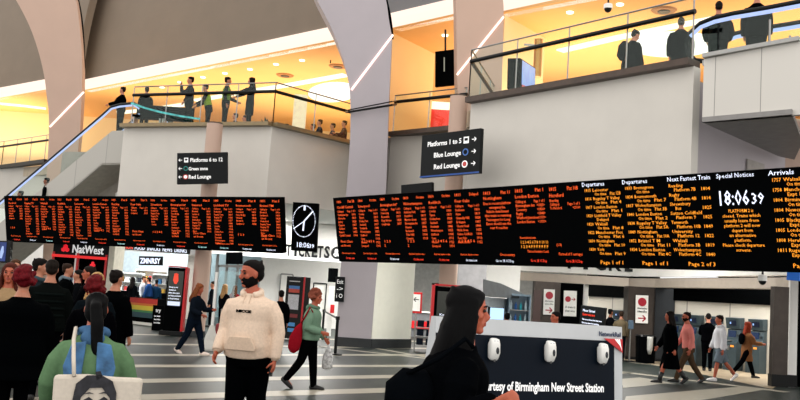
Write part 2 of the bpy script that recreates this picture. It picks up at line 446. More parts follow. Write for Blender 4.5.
# left one: runs down from the left balcony behind the departure board
et = atZ(112, 131, ZF); eb = atY(22, 205, 33.6)
dE = (eb - et); dE.z = 0; dh = dE.normalized(); side = V((dh.y, -dh.x, 0))
if side.y < 0: side = -side
run = (eb - et); slope = run.z / V((run.x, run.y, 0)).length
t = thing('escalator', 'escalator with silver side cladding descending left from the balcony', 'escalator', et)
top0 = et - dh * .9
pts0 = [top0, et, et + dh * .6 + V((0, 0, slope * .3))]
end = et + (eb - et) * 1.75
for k, nm in ((0, 'side_cladding'), (1.35, 'side_cladding')):
    o = side * k
    top_ = [top0 + o, et + o, end + o]
    bot_ = [end + o - V((0, 0, 1.2)), et + dh * .35 + o + V((0, 0, -1.2)), top0 + o + V((0, 0, -1.2))]
    mb = MB(); mb.prism(top_ + bot_, side * .08)
    mb.build(nm, brickmat('escalator cladding', 'bdbab2', 'b4b1a9', '8f8d88', 1, 1.3, 30, .012, .4, axes=(math.radians(90), 0, 0)), t)
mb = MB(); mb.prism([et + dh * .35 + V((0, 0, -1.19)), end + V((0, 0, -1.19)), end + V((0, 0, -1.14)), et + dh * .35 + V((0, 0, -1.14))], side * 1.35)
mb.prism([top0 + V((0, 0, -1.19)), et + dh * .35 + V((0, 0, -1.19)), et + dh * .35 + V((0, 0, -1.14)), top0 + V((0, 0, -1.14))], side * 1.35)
mb.build('underside', mat('shadow grey soffit panel', 'b8b2a8', .7), t)  # underside panels in an even light grey
st = MB()
for i in range(22):
    f_ = i / 22; p = et + (end - et) * f_
    st.box(p + side * .7 + V((0, 0, -.25)), (.42, 1.2, .3), math.atan2(dh.y, dh.x))
st.build('steps', M['steel'], t)
for k in (.05, 1.36):
    o = side * k
    g = [top0 + o, et + o, end + o]; hh = V((0, 0, .92))
    mb = MB(); mb.prism(g + [p + hh for p in g[::-1]], side * .015); mb.build('glass_side', M['glassr'], t)
    a_, b_ = top0 + o + hh, et + o + hh + V((0, 0, .03))
    path = [a_ - dh * .1 + V((0, 0, -.5)), a_ - dh * .32 + V((0, 0, -.3)), a_ - dh * .28 + V((0, 0, -.08)), a_ + V((0, 0, .04)), b_ - dh * .2, b_ + dh * .2 + V((0, 0, -.06)), b_ + dh * .6 + V((0, 0, slope * .55)), end + o + hh]
    rail_band(t, path)
# right one: leaves the landing and rises beyond the right edge
t = thing('escalator', 'escalator landing with curved newel and panelled side at top right', 'escalator', (xR, yR, ZF))
f0 = atZ(704, 59, ZF); f1 = atZ(800, 47, ZF); dR = (f1 - f0); dR.z = 0; dR.normalize(); nR = V((-dR.y, dR.x, 0))
e1 = f1 + dR * 3.5
br = brickmat('landing cladding', 'dcd9d2', 'd4d1ca', '8d8a86', 1, .67, 30, .006, .5, axes=(math.radians(90), 0, 0))
zb = 5.42
mb = MB(); mb.prism([V((f0.x, f0.y, zb)), V((e1.x, e1.y, zb)), V((e1.x, e1.y, ZF + .9)), V((f1.x, f1.y, ZF + .12)), f0], nR * .12)
mb.build('side_cladding', br, t)
far = V((9.0, 21.2, 0)) ; 
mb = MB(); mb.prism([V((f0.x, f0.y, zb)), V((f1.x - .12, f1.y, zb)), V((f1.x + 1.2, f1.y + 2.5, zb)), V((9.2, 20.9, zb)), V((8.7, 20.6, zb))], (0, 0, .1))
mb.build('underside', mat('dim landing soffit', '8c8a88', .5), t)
mb = MB(); mb.prism([V((f0.x, f0.y + .1, ZF - .1)), V((e1.x, e1.y + .1, ZF - .1)), V((13, 21, ZF - .1)), V((9.2, 21.3, ZF - .1))], (0, 0, .1))
mb.build('landing_plate', M['steel'], t)
r0_ = atZ(684, 55, ZF) ; s0 = f0 + dR * .1 + nR * .35
for k in (0, 1.25):
    o = nR * k
    q = lambda a, z: f0 + dR * (a - .38) + o + nR * 1.15 + V((0, 0, z * .95))
    path = [q(-.05, .30), q(-.3, .36), q(-.46, .55), q(-.5, .78), q(-.42, 1.02), q(-.2, 1.2), q(.1, 1.28), q(.5, 1.31), q(1.2, 1.32), q(2.2, 1.36), q(3.2, 1.75), q(4.5, 2.5)]
    path = [V(p) for p in smooth_pts([tuple(p) for p in path], 3)] if False else path
    mb = MB(); mb.tube(path, .055, 8); mb.build('handrail', M['dark'], t, smooth=True)
    mb = MB(); mb.tube([p - V((0, 0, .085)) for p in path[4:]], .045, 6); mb.build('rail_light', emis('cool rail light', 'b8ccff', 1.1), t)['label'] = 'pale blue lit strip under the handrail'
    mb = MB(); mb.prism([q(-.3, .05), q(4.5, .6), q(4.5, 2.4), q(2.2, 1.3), q(-.1, 1.2), q(-.45, .8)], nR * .012); mb.build('glass_side', M['glassr'], t)
    for a in (1.25,):
        mb = MB(); mb.bar(q(a, 0), q(a, 1.05), .04, .04, up=V((0, 1, 0))); mb.build('rail_post', M['steel'], t)
trimline([f0 + V((0, 0, .0)), f1 + V((0, 0, .1))], .2, .08, M['steel'], .05, 'trim_7')
mb = MB(); a = wr1; d2 = (wr2 - wr1).normalized()
pa_ = wr1 + d2 * 2.55 + V((-.05 * d2.y, .0, 0)); nn_ = V((d2.y, -d2.x, 0))
mb.prism([pa_ + nn_ * .04 + V((0, 0, 3.5)), pa_ + d2 * .85 + nn_ * .04 + V((0, 0, 3.5)), pa_ + d2 * .85 + nn_ * .04 + V((0, 0, 5.2)), pa_ + nn_ * .04 + V((0, 0, 5.2))], nn_ * .03)
tag(mb.build('access_hatch', mat('hatch grey', 'a39d98', .6)), 'grey square access hatch on the recessed wall under the landing', 'hatch')

# ------------------------------------------------------------------ departure boards
ZT = 4.08
def board(tl, tr, tilt, h, label, extra=0, name='departure_board'):
    a, b = atZ(*tl, ZT), atZ(*tr, ZT); u = (b - a).normalized(); L = (b - a).length + extra
    bk = V((-u.y, u.x, 0)); v = V((0, 0, -1)) * math.cos(tilt) + bk * math.sin(tilt); nrm = u.cross(-v)
    t = thing(name, label, 'departure board', a)
    mb = MB(); q = [a, a + u * L, a + u * L + v * h, a + v * h]
    mb.prism(q, -nrm * .22); mb.build('case', M['blk'], t)
    return t, a, u, v, L
LH = .062
BT = 0
def page(t, a, u, v, x0, w, lines, col=M['orange'], y0=.06):
    """lines: (row, text, x fraction, width fraction, material, size)"""
    groups = {}
    for (row, s, xf, wf, mt_, sz) in lines:
        groups.setdefault(mt_.name, []).append((row, s, xf, wf, mt_, sz))
    for nm, ls_ in groups.items():
        allv, allf = [], []
        for (row, s, xf, wf, mt_, sz) in ls_:
            me = glyphs(s, sz, wf * w if wf else None)
            ox, oy = x0 + xf * w, y0 + row
            b = len(allv)
            for vx, vy, vz in me[0]: allv.append(a + u * (ox + vx) + v * (oy - vy) + nrm_(u, v) * (.006 + vz))
            allf += [[i + b for i in f] for f in me[1]]
        mb = MB(); mb.v = allv; mb.f = allf; mb.mi = [0] * len(allf)
        tag(mb.build('screen_text', ls_[0][4], t, fix=False), kind='stuff')
def nrm_(u, v): return u.cross(-v)
_gl = {}
def glyphs(s, size, fit):
    k = (s, size, fit)
    if k in _gl: return _gl[k]
    cu = bpy.data.curves.new('x', 'FONT'); cu.body = s; cu.size = size; cu.resolution_u = 1; cu.offset = size * (.008 if size > .15 else .003)
    o = bpy.data.objects.new('x', cu)
    me = o.to_mesh()
    vs = [(q.co.x, q.co.y, 0.0) for q in me.vertices]; fs = [list(p.vertices) for p in me.polygons]
    o.to_mesh_clear(); bpy.data.objects.remove(o); bpy.data.curves.remove(cu)
    if vs and fit:
        mx = max(x for x, y, z in vs); vs = [(x * fit / mx, y, z) for x, y, z in vs]
    _gl[k] = (vs, fs); return _gl[k]
O, A_, R_, W_, Cc = M['orange'], M['amber'], M['ledred'], M['ledwhite'], M['ledcyan']
def col_calls(t, a, u, v, x0, w, h, time, plat, dest, calls, foot, pv, pcol, times=None, extra=None):
    ln = []; r = h * .062; sz = r * .92
    y = r * 1.4
    ln += [(y, time, .05, .24, O, sz), (y, plat, .62, .33, O, sz)]; y += r * 1.35
    ln.append((y, dest, .05, min(.8, .062 * len(dest)), O, sz)); y += r * 1.0
    ln += [(y, 'Calling at', .05, .32, O, sz * .8), (y, 'Page 1 of 1', .55, .4, O, sz * .8)]
    for i, c in enumerate(calls):
        y += r * .86
        ln.append((y, c, .05, min(.55, .038 * len(c)), O, sz * .82))
        ln.append((y, (times or ['18%02d' % (12 + i * 7 % 48)] * 20)[i] if times else '%02d%02d' % (18 + (i * 9 + 10) // 60, (i * 9 + 10) % 60), .76, .2, O, sz * .85))
    if extra:
        yy = h * .70
        for e in extra: ln.append((yy, e, .08, min(.6, .06 * len(e)), O, sz * .9)); yy += r
    ln.append((h * .875, foot, .1, .66, O, sz * .62))
    ln.append((h * .955, pv, .28, .42, pcol, sz * .85))
    page(t, a, u, v, x0, w, ln, y0=0)
HB = 1.70
t, a, u, v, L = board((333, 198), (800, 167), math.radians(12), HB, 'large right departure board of orange text with the white clock time', 1.3)
boardR = (t, a, u, v, L)
def ucoord(a, u, px, py):  # distance along the board top edge seen at this column
    d = ray(px, py); aa = V((a.x - CAM.x, a.y - CAM.y))
    return (aa.x * d.y - aa.y * d.x) / (d.x * u.y - d.y * u.x)
R_starts = [334, 355, 377, 400, 425, 451, 479.5, 511, 545, 580, 620, 665, 713, 766, 824]
L_starts = [6, 22, 38, 55, 72, 90, 109, 128, 148, 168, 189, 211, 233, 257, 281]
ux = [ucoord(a, u, x, 198 - (x - 333) * .066 + 8) for x in R_starts]
S = dict(a=['Smethwick', 'Tame Bridge', 'Walsall', 'Bloxwich', 'Landywood', 'Cannock', 'Hednesford', 'Rugeley Town', 'Rugeley TV', 'Lichfield', 'Aston'],
         b=['Cheltenham Spa', 'Gloucester', 'Lydney', 'Chepstow', 'Caldicot', 'Newport', 'Cardiff Central'],
         c=['University', 'Bournville', 'Kings Norton', 'Longbridge'],
         d=['Duddeston', 'Aston', 'Gravelly Hill', 'Erdington', 'Chester Road', 'Wylde Green', 'Sutton Coldfield', 'Four Oaks', 'Blake Street'],
         e=['Coseley', 'Tipton', 'Dudley Port', 'Sandwell', 'Smethwick', 'Wolverhampton', 'Stafford', 'Crewe', 'Runcorn', 'Liverpool'],
         f=['Adderley Park', 'Stechford', 'Marston Green', 'Birmingham Int', 'Hampton', 'Berkswell', 'Tile Hill', 'Coventry'])
bl = ['First Class', 'at front']
RD = [('1806', 'Plat 5B', 'Cardiff Central', S['b'], bl, R_), ('1806', 'On time', 'Liverpool', S['e'], ['1 2 3 4 5 6'], R_), ('1809', 'On time', 'Birmingham Int*', S['c'], ['1 2 3', '2'], W_),
      ('1810', 'On time', 'Wolverhampton', S['f'], ['1 2 3', '2'], R_), ('1810', 'On time', 'Redditch', S['e'], ['1 2 3 4 5 6'], R_), ('1811', 'Delayed', 'Four Oaks', S['d'], ['1 2 3 4 5 6'], W_)]
for i, (tm, pl, de, ca, ex, pc) in enumerate(RD):
    col_calls(t, a, u, v, ux[i] + .03, ux[i + 1] - ux[i] - .06, HB, tm, pl, de, ca, 'Next train departs on time', 'On time now', pc, extra=ex)
sz = HB * .056
def lst(rows, x0, w, mt_): page(t, a, u, v, x0, w, [(y * HB, s_, xf, wf, mm or mt_, z) for (y, s_, xf, wf, mm, z) in rows], y0=0)
w7 = ux[7] - ux[6]
lst([(.09, '1813', .05, .26, None, .1), (.09, 'Plat 11', .66, .3, None, .1), (.155, 'Nottingham', .05, .62, None, .1)] +
    [(.22 + i * .052, s_, .5 - len(s_) * .021, len(s_) * .042, None, .085) for i, s_ in enumerate(['Due to recent platform', 'emergency the', 'Vehicle detachment', 'this train is running', 'Passengers for Long', 'Eaton should use the', 'rear 4 coaches'])] +
    [(.875, 'Crosscountry', .45, .5, None, .08), (.955, 'Go to 1B 1C Dep', .3, .6, W_, .08)], ux[6] + .03, w7 - .06, O)
lst([(.085, '1815', .05, .26, None, .105), (.085, 'Plat 1', .7, .25, None, .105), (.155, 'London Euston', .05, .75, None, .105), (.215, 'Calling at', .05, .34, None, .085), (.215, 'Page 1 of 1', .64, .32, None, .085)] +
    [(.265 + i * .05, s_, .05, len(s_) * .043, None, .085) for i, s_ in enumerate(['Birmingham Int', 'Coventry', 'Rugby', 'Watford Junction', 'London Euston'])] +
    [(.265 + i * .05, s_, .72, .24, None, .085) for i, s_ in enumerate(['<1825>', '<1836>', '<1848>', '<1919>', '<1939>'])] +
    [(.66, 'Reservations/seats', .1, .5, None, .07), (.72, '1 2 3 4 5 6 7 8 9 10 11', .1, .86, A_, .09), (.775, '1 2 3 4 F F F F F F F', .1, .86, A_, .09), (.83, 'This is a Pendolino Coach', .3, .66, None, .075), (.945, 'Go to 1B 1C Dep', .38, .5, R_, .08)], ux[7] + .03, ux[8] - ux[7] - .06, O)
lst([(.09, '1815', .05, .24, None, .11), (.09, 'Plat 10B', .62, .33, None, .11), (.165, 'Hereford', .05, .45, None, .11), (.22, 'Boarding', .05, .28, None, .08), (.265, 'Calling at', .05, .3, None, .08), (.265, 'Page 1 of 1', .6, .36, None, .08),
     (.31, 'To Hereford', .05, .36, None, .08), (.31, '<2016>', .75, .22, None, .08), (.75, '(1-3)', .15, .16, None, .08), (.86, 'Formed of 3 carriages', .2, .72, None, .08), (.945, 'Go to 3B 1C Dep', .4, .5, R_, .085)], ux[8] + .03, ux[9] - ux[8] - .06, O)
def dep(k, title, rows, foot, tx=.03):
    x0, w = ux[k], ux[k + 1] - ux[k]
    ln = [(.062, title, tx, min(.9, len(title) * .057), M['ledwhite'], .115)]
    for i, (tm, de, st_, pl) in enumerate(rows):
        y = .125 + i * .097
        if tm: ln.append((y, tm, .08, .17, None, .085))
        ln.append((y, de, .29 if tm else .05, min(.66, len(de) * .044), None, .085))
        ln.append((y + .046, st_, .34 if tm else .16, len(st_) * .042, None, .085))
        if pl: ln.append((y + .046, pl, .72, min(.26, len(pl) * .048), None, .085))
    ln.append((.955, foot, .34, .56, None, .1))
    lst(ln, x0, w, A_)
dep(9, 'Departures', [('1815', 'Leicester', 'On time', 'Plat 12B'), ('1816', 'Rugeley T Valley', 'On time', 'Plat 4'), ('1817', 'London Euston', 'On time', 'Plat 1'), ('1820', 'Lichfield T Valley', 'Delayed', ''), ('1820', 'Walsall', 'On time', 'Plat 8'), ('1822', 'Manchester Picc', 'On time', 'Plat 6'), ('1830', 'Nottingham', 'On time', 'Plat 10'), ('1830', 'York', 'On time', 'Plat 9')], 'Page 1 of 1')
dep(10, 'Departures', [('1833', 'Bromsgrove', 'On time', ''), ('1834', 'Bournemouth', 'On time', 'Plat 7'), ('1837', 'Wolverhampton', 'On time', 'Plat 3B'), ('1840', 'London Euston', 'On time', 'Plat 2'), ('1838', 'Rugeley T Valley', 'On time', 'Plat 5A'), ('1849', 'Nottingham', 'On time', 'Plat 10A'), ('1852', 'Bristol T M', 'On time', 'Plat 11'), ('1854', 'London Euston', 'On time', 'Plat 4C')], 'Page 1 of 1')
nf = [('Reading', 'Platform 7B', '1804'), ('Rugby', 'Platform 4B', '1814'), ('Shrewsbury', 'Bus', '1825'), ('Sutton Coldfield', 'Platform 9', '1825'), ('Tamworth', 'Platform 10B', '1849'), ('University', 'Platform 12', '1822'), ('Walsall', 'Platform 3B', '1819'), ('Wolverhampton', 'Platform 4C', '1840')]
dep(11, 'Next Fastest Train', [('', n_, p_, tm) for n_, p_, tm in nf], 'Page 2 of 3')
dep(13, 'Arrivals', [('1757', 'Walsall', 'On time', ''), ('1758', 'Manchester Picc', 'Expt 1805', ''), ('1804', 'Birmingham Int', 'On time', ''), ('1804', 'Newcastle', 'On time', ''), ('1805', 'Blackpool North', 'Expt 1807', ''), ('1805', 'London Euston', 'On time', ''), ('1808', 'Hereford', 'Expt 1809', ''), ('1811', 'Rugeley T Valley', 'Expt 1813', '')], 'Page 1 of 2')
sn = ['PLATFORM 2 is', 'closed. Trains which', 'usually leave from', 'platform 2 will now', 'depart from', 'an alternative', 'platform.', 'Please check departure', 'screens.']
lst([(.06, 'Special Notices', .05, .72, M['ledwhite'], .11), (.335, '18:06', .03, .62, M['ledwhite'], .36), (.33, '39', .68, .24, M['ledwhite'], .26)] +
    [(.41 + i * .049, s_, .47 - len(s_) * .018, len(s_) * .036, None, .08) for i, s_ in enumerate(sn)], ux[12], ux[13] - ux[12], A_)
# left board
t, a, u, v, L = board((4, 196), (280, 197.4), math.radians(11), 1.55, 'long left departure board of narrow orange columns over the ticket hall', .0)
uy = [ucoord(a, u, x, 205) for x in L_starts]
dest = ['Hereford', 'Rugeley TV', 'Walsall', 'Redditch', 'Leicester', 'London Euston', 'Reading', 'Four Oaks', 'Shrewsbury', 'Birmingham Int*', 'Stansted', 'Lichfield TV', 'Bournemouth', 'Bristol TM']
ncall = [5, 11, 9, 11, 11, 9, 10, 2, 6, 10, 8, 12, 5, 9]
cc = [R_, W_, Cc, R_, W_, R_, Cc, R_, W_, R_, Cc, Cc, W_, W_]
allc = S['a'] + S['e'] + S['d']
for i in range(14):
    n_ = ncall[i]; k0 = (i * 3) % 9
    col_calls(t, a, u, v, uy[i] + .03, uy[i + 1] - uy[i] - .07, 1.55, '18%02d' % (12 + i * 3), ['Plat 8', 'Plat 5', 'On time'][i % 3], dest[i], allc[k0:k0 + n_], 'Next train departs on time', 'On time now', cc[i],
              extra=[['1 2 3'], ['First Class', 'at front'], ['1 2 3 4 5']][i % 3] if n_ < 11 else None)
# clock panel
ca, cb = atZ(293, 202, 3.98), atZ(318.5, 203.5, 3.98)
u = (cb - ca).normalized(); W = (cb - ca).length; bk = V((-u.y, u.x, 0)); tl_ = math.radians(10)
v = V((0, 0, -1)) * math.cos(tl_) + bk * math.sin(tl_); HC = 1.33
t = thing('station_clock', 'black clock panel with ring of white dots between the two boards', 'clock', ca)
mb = MB(); mb.prism([ca, ca + u * W, ca + u * W + v * HC, ca + v * HC], bk * .18); mb.build('case', M['blk'], t)
FMc = frame(ca + u * W * .47 + v * .51 + nrm_(u, v) * .01, u, v)
mb = MB()
for i in range(60):
    th = 2 * PI * i / 60; r_ = .018 if i % 5 else .026
    mb.box((.43 * math.sin(th) * .72, .43 * math.cos(th), 0), (r_, r_, .004))
mb.xf(FMc); tag(mb.build('dot_ring', M['ledwhite'], t), kind='stuff')
def hand(ang, ln, wd, tail=.0):
    mb = MB(); s_, c_ = math.sin(ang), math.cos(ang)
    mb.bar((-s_ * tail, -c_ * tail, .01), (s_ * ln, c_ * ln, .01), wd, .006, up=V((0, 0, 1))); mb.xf(FMc); mb.build('clock_hand', M['ledwhite'], t)
hand(math.radians(183), .26, .04); hand(math.radians(39), .38, .035); hand(math.radians(232), .36, .018)
mb = MB(); mb.box((0, .36, .004), (.05, .12, .006)); mb.xf(FMc); mb.build('twelve_mark', M['ledwhite'], t)
text('18:06', .2, M['ledwhite'], t, FMc @ Matrix.Translation((-.2, -.72, .005)), 'digital_time', fit=.34)
text('39', .15, M['ledwhite'], t, FMc @ Matrix.Translation((.16, -.72, .005)), 'digital_seconds', fit=.14)

# ------------------------------------------------------------------ hanging wayfinding signs
def panel(name, px4, Y, label, cat, mt_, th=.12):
    (x0, y0), (x1, y1), (x2, y2), (x3, y3) = px4
    tl, tr = atY(x0, y0, Y[0]), atY(x1, y1, Y[1])
    u = (tr - tl); W = u.length; hh = (atY(x0, y0, Y[0]) - atY(x3, y3, Y[0])).length
    u.normalize(); v = V((0, 0, -1)); v = (v - u * v.dot(u)).normalized()
    bk = V((-u.y, u.x, 0)).normalized()
    t = thing(name, label, cat, tl)
    mb = MB(); mb.prism([tl, tl + u * W, tl + u * W + v * hh, tl + v * hh], bk * th); mb.build('panel', mt_, t, bevel=.01)
    return t, tl, u, v, W, hh, frame(tl + nrm_(u, v) * .008, u, v)
def arrow(t, F, x, y, s, d, mt_, name='arrow'):
    mb = MB(); k = s * .16
    mb.bar((-s / 2 * d, 0, 0), (s / 2 * d, 0, 0), k, .004); mb.bar((s / 2 * d, 0, 0), (d * s * .08, s * .4, 0), k, .004); mb.bar((s / 2 * d, 0, 0), (d * s * .08, -s * .4, 0), k, .004)
    mb.xf(F @ Matrix.Translation((x, -y, 0))); mb.build(name, mt_, t)
def disc(t, F, x, y, r, mt_, name='symbol', inner=None):
    mb = MB(); mb.loft([(x, -y, 0), (x, -y, .006)], [r, r], n=20); mb.xf(F); o_ = mb.build(name, mt_, t)
    if inner:
        mb = MB(); mb.loft([(x, -y, .006), (x, -y, .01)], [r * .66, r * .66], n=20); mb.xf(F); mb.build(name + '_centre', inner, o_)
t, tl, u, v, W, hh, F = panel('hanging_sign', [(177, 153), (227.5, 152), (225, 185), (172.5, 184)], (26.6, 26.6), 'black hanging sign reading Platforms 6 to 12 with left arrows', 'sign', M['hdr'])
sc = W / 50; sv = hh / 32
for i, (s_, xx, wd) in enumerate([('Platforms 6 to 12', 13, 32), ('Green zone', 11.5, 19), ('Red Lounge', 11.5, 22)]):
    y = (7.5 + i * 8.6) * sv
    text(s_, 5.6 * sv * (1 if i != 1 else .85), M['signw'], t, F @ Matrix.Translation((xx * sc, -y - 2 * sv, 0)), 'lettering', fit=wd * sc, bold=.003)
    arrow(t, F, 3.5 * sc, y, 3.4 * sc, -1, M['signw'])
def icon(cx, cy, w_, h_):
    mb = MB(); mb.box((cx, -cy, 0), (w_, h_, .006)); mb.xf(F); o = mb.build('symbol', M['signw'], t)
    mb = MB(); mb.box((cx, -cy + h_ * .1, .006), (w_ * .6, h_ * .4, .006)); mb.xf(F); mb.build('symbol_centre', M['hdr'], o)
icon(9.2 * sc, 7.5 * sv, 4 * sc, 4.8 * sv)
disc(t, F, 8.8 * sc, 16.1 * sv, 2.3 * sc, mat('teal sign dot', '1f8f88', .5), 'symbol', M['hdr']); disc(t, F, 8.6 * sc, 24.7 * sv, 2.5 * sc, mat('coral sign dot', 'd8504a', .5), 'symbol', M['signw'])
t, tl, u, v, W, hh, F = panel('hanging_sign', [(422, 135.5), (481, 128), (478, 173.5), (418.5, 178)], (22.6, 21.3), 'black hanging sign reading Platforms 1 to 5 with right arrows', 'sign', M['hdr'])
sc = W / 59; sv = hh / 43
for i, (s_, xx, wd) in enumerate([('Platforms 1 to 5', 6.5, 34), ('Blue Lounge', 13.5, 27), ('Red Lounge', 14, 26)]):
    y = (10 + i * 11.6) * sv
    text(s_, 6.8 * sv, M['signw'], t, F @ Matrix.Translation((xx * sc, -y - 2.3 * sv, 0)), 'lettering', fit=wd * sc, bold=.003)
    arrow(t, F, 53 * sc, y, 4.0 * sc, 1, M['signw'])
icon(45.5 * sc, 10 * sv, 5 * sc, 6.5 * sv)
disc(t, F, 45.3 * sc, 21.6 * sv, 2.8 * sc, mat('blue rim', '4f7fd0', .5), 'symbol', M['navy']); disc(t, F, 45 * sc, 33.2 * sv, 2.8 * sc, M['signw'], 'symbol', mat('coral sign dot', 'd8504a', .5))
mb = MB(); mb.box((W / 2, -hh + .02, .005), (W, .04, .01)); mb.xf(F); mb.build('edge_strip', mat('blue edge', '1c4fa0', .5), t)
t, *_ = panel('hanging_sign', [(401, 185), (432, 182), (432, 199), (400.5, 201)], (26.2, 25.6), 'small plain black sign just above the right departure board', 'sign', M['hdr'])

# ================================================================== ground floor
def vwall(p, q_, z0, z1, mt, name, th=.2):
    return fascia(V((p[0], p[1], 0)), V((q_[0], q_[1], 0)), z0, z1, mt, th, name)
def gx(px, D, py=300): p = atY(px, py, D); return V((p.x, D, 0))
whitew = mat('bright white wall', 'f4f3ef', .5, var=.02)
vwall((-34, 49), (22, 47), 0, ZS, mat('back wall pale grey', 'c9c9c5', .6), 'wall_back_ground')
# header of the machine colonnade at right
hp = [gx(503, 33.5), gx(628, 32), gx(655, 30.8), gx(775, 24.5), gx(840, 21.5)]
for i in range(4):
    vwall(hp[i], hp[i + 1], 2.5, 2.8, M['beige'], 'trim_8', .4)
    vwall(hp[i] - V((0, .15, 0)), hp[i + 1] - V((0, .15, 0)), 2.86, ZS, whitew, 'wall_machine_header', .3)
mb = MB(); aa, bb = hp[2] + V((.1, -.22, 2.83)), hp[2] + (hp[3] - hp[2]) * .55 + V((0, -.22, 2.83))
mb.bar(aa, bb, .05, .035); tag(mb.build('slot_light', emis('soft slot light', 'ffffff', 1.1)), 'thin bright light slot above the bronze header over the machines', 'light')
t = thing('fascia_lettering', 'large charcoal TICKETS letters half hidden below the right departure board', 'lettering', hp[0] + V((2, 0, 2.9)))
hu = (hp[1] - hp[0]).normalized(); hL = (hp[1] - hp[0]).length
s0 = ucoord(hp[0], hu, 562, 268); sl = .53
for i, ch in enumerate('TICKETS'):
    text(ch, .80, M['hdr'], t, frame(hp[0] + hu * (s0 + sl * (i + (.25 if ch == 'I' else 0))) + V((0, -.2, 3.03)), hu, V((0, 0, -1))), 'letter', ex=.04, fit=sl * (.3 if ch == 'I' else .84), bold=.015)
mb = MB(); mb.loft([(0, 0, -.02), (0, 0, .1)], [.42, .42], n=28); mb.xf(frame(hp[0] + hu * (s0 + sl * 7.7) + V((0, -.22, 3.3)), hu, V((0, 0, -1)))); mb.build('disc', M['dark'], t)
def pillar(px0, px1, D, dep_, z1, mt, label, base=.12, z0=0):
    a, b = gx(px0, D), gx(px1, D); w_ = b.x - a.x; c = V((a.x + w_ / 2, D + dep_ / 2, 0))
    t = thing('pillar', label, 'pillar', c)
    mb = MB(); mb.box(c + V((0, 0, z1 / 2)), (w_, dep_, z1)); mb.build('cladding', mt, t)
    if base:
        mb = MB(); mb.box(c + V((0, 0, base / 2 + .005)), (w_ + .03, dep_ + .03, base)); mb.build('plinth', M['dark'], t)
    return c
pillar(774, 789, 22.7, .22, 2.49, M['brown'], 'bronze clad square pillar at the right end of the machine row', .3)
c_ = pillar(790, 798, 22.9, .1, 2.9, whitew, 'slim white square post beside the bronze pillar at right edge', .3)
pillar(799, 830, 23.2, .3, 2.9, M['blk'], 'dark glossy panel at the very right edge', 0)
pillar(628, 655, 31.0, .6, 2.49, M['brown'], 'bronze pillar with a white notice above the bin', .1)
pillar(655.5, 675, 30.9, .5, 2.49, mat('dark bronze door', '24282c', .35, metal=.5), 'dark bronze panel between the bronze pillar and the cash machines', .1)
pillar(534, 560, 32.6, .5, 2.49, M['brown'], 'bronze pillar with a white notice above the navy counter', .1)
pillar(560.5, 583, 32.6, .4, 2.49, M['blk'], 'black panel pillar with a wide white notice above the counter', 0)
pillar(584, 588, 32.8, .2, 2.49, whitew, 'thin white post right of the black panel', 0)
pillar(484, 519, 31.5, 1.2, ZS - .02, whitew, 'wide white pier behind the grey kiosk roof', .15)
pillar(457, 485, 27.6, 1.0, ZS - .02, mat('shade grey pier', 'a7a5a8', .55), 'grey pier directly right of the slim round column', .15)  # pier at right has an even grey base colour
# notices
def notice(px0, py0, px1, py1, D, label, arrow_d=1, lines=('Alternative', 'ticket office')):
    t, tl, u, v, W, hh, F = panel('notice', [(px0, py0), (px1, py0 + .6), (px1 - .6, py1 + .6), (px0 - .6, py1)], (D, D), label, 'notice', M['white'], .03)
    rdm = mat('deep red print', 'a8142c', .5)
    if arrow_d:
        disc(t, F, W * .5, hh * .24, W * .34, rdm, 'symbol'); arrow(t, F, W * .5, hh * .24, W * .4, 1, M['white'], 'symbol_arrow')
        for i, s_ in enumerate(lines): text(s_, hh * .1, M['hdr'], t, F @ Matrix.Translation((W * .12, -hh * (.5 + .11 * i), .002)), fit=W * .76)
        arrow(t, F, W * .5, hh * .82, W * .6, 1, rdm)
    else:
        disc(t, F, W * .32, hh * .33, W * .22, rdm, 'symbol'); arrow(t, F, W * .72, hh * .33, W * .3, 1, rdm)
        for i, s_ in enumerate(lines): text(s_, hh * .13, M['hdr'], t, F @ Matrix.Translation((W * .12, -hh * (.68 + .15 * i), .002)), fit=W * .76)
notice(544, 289, 555, 314.5, 32.5, 'tall white notice with red symbol on the left bronze pillar')
notice(564, 290.5, 577, 316, 32.5, 'wide white notice with red symbol on the black panel', 0, ('A train is', 'that way'))
notice(636, 295, 648.5, 323, 30.9, 'tall white notice with red arrow on the bronze pillar above the bin')
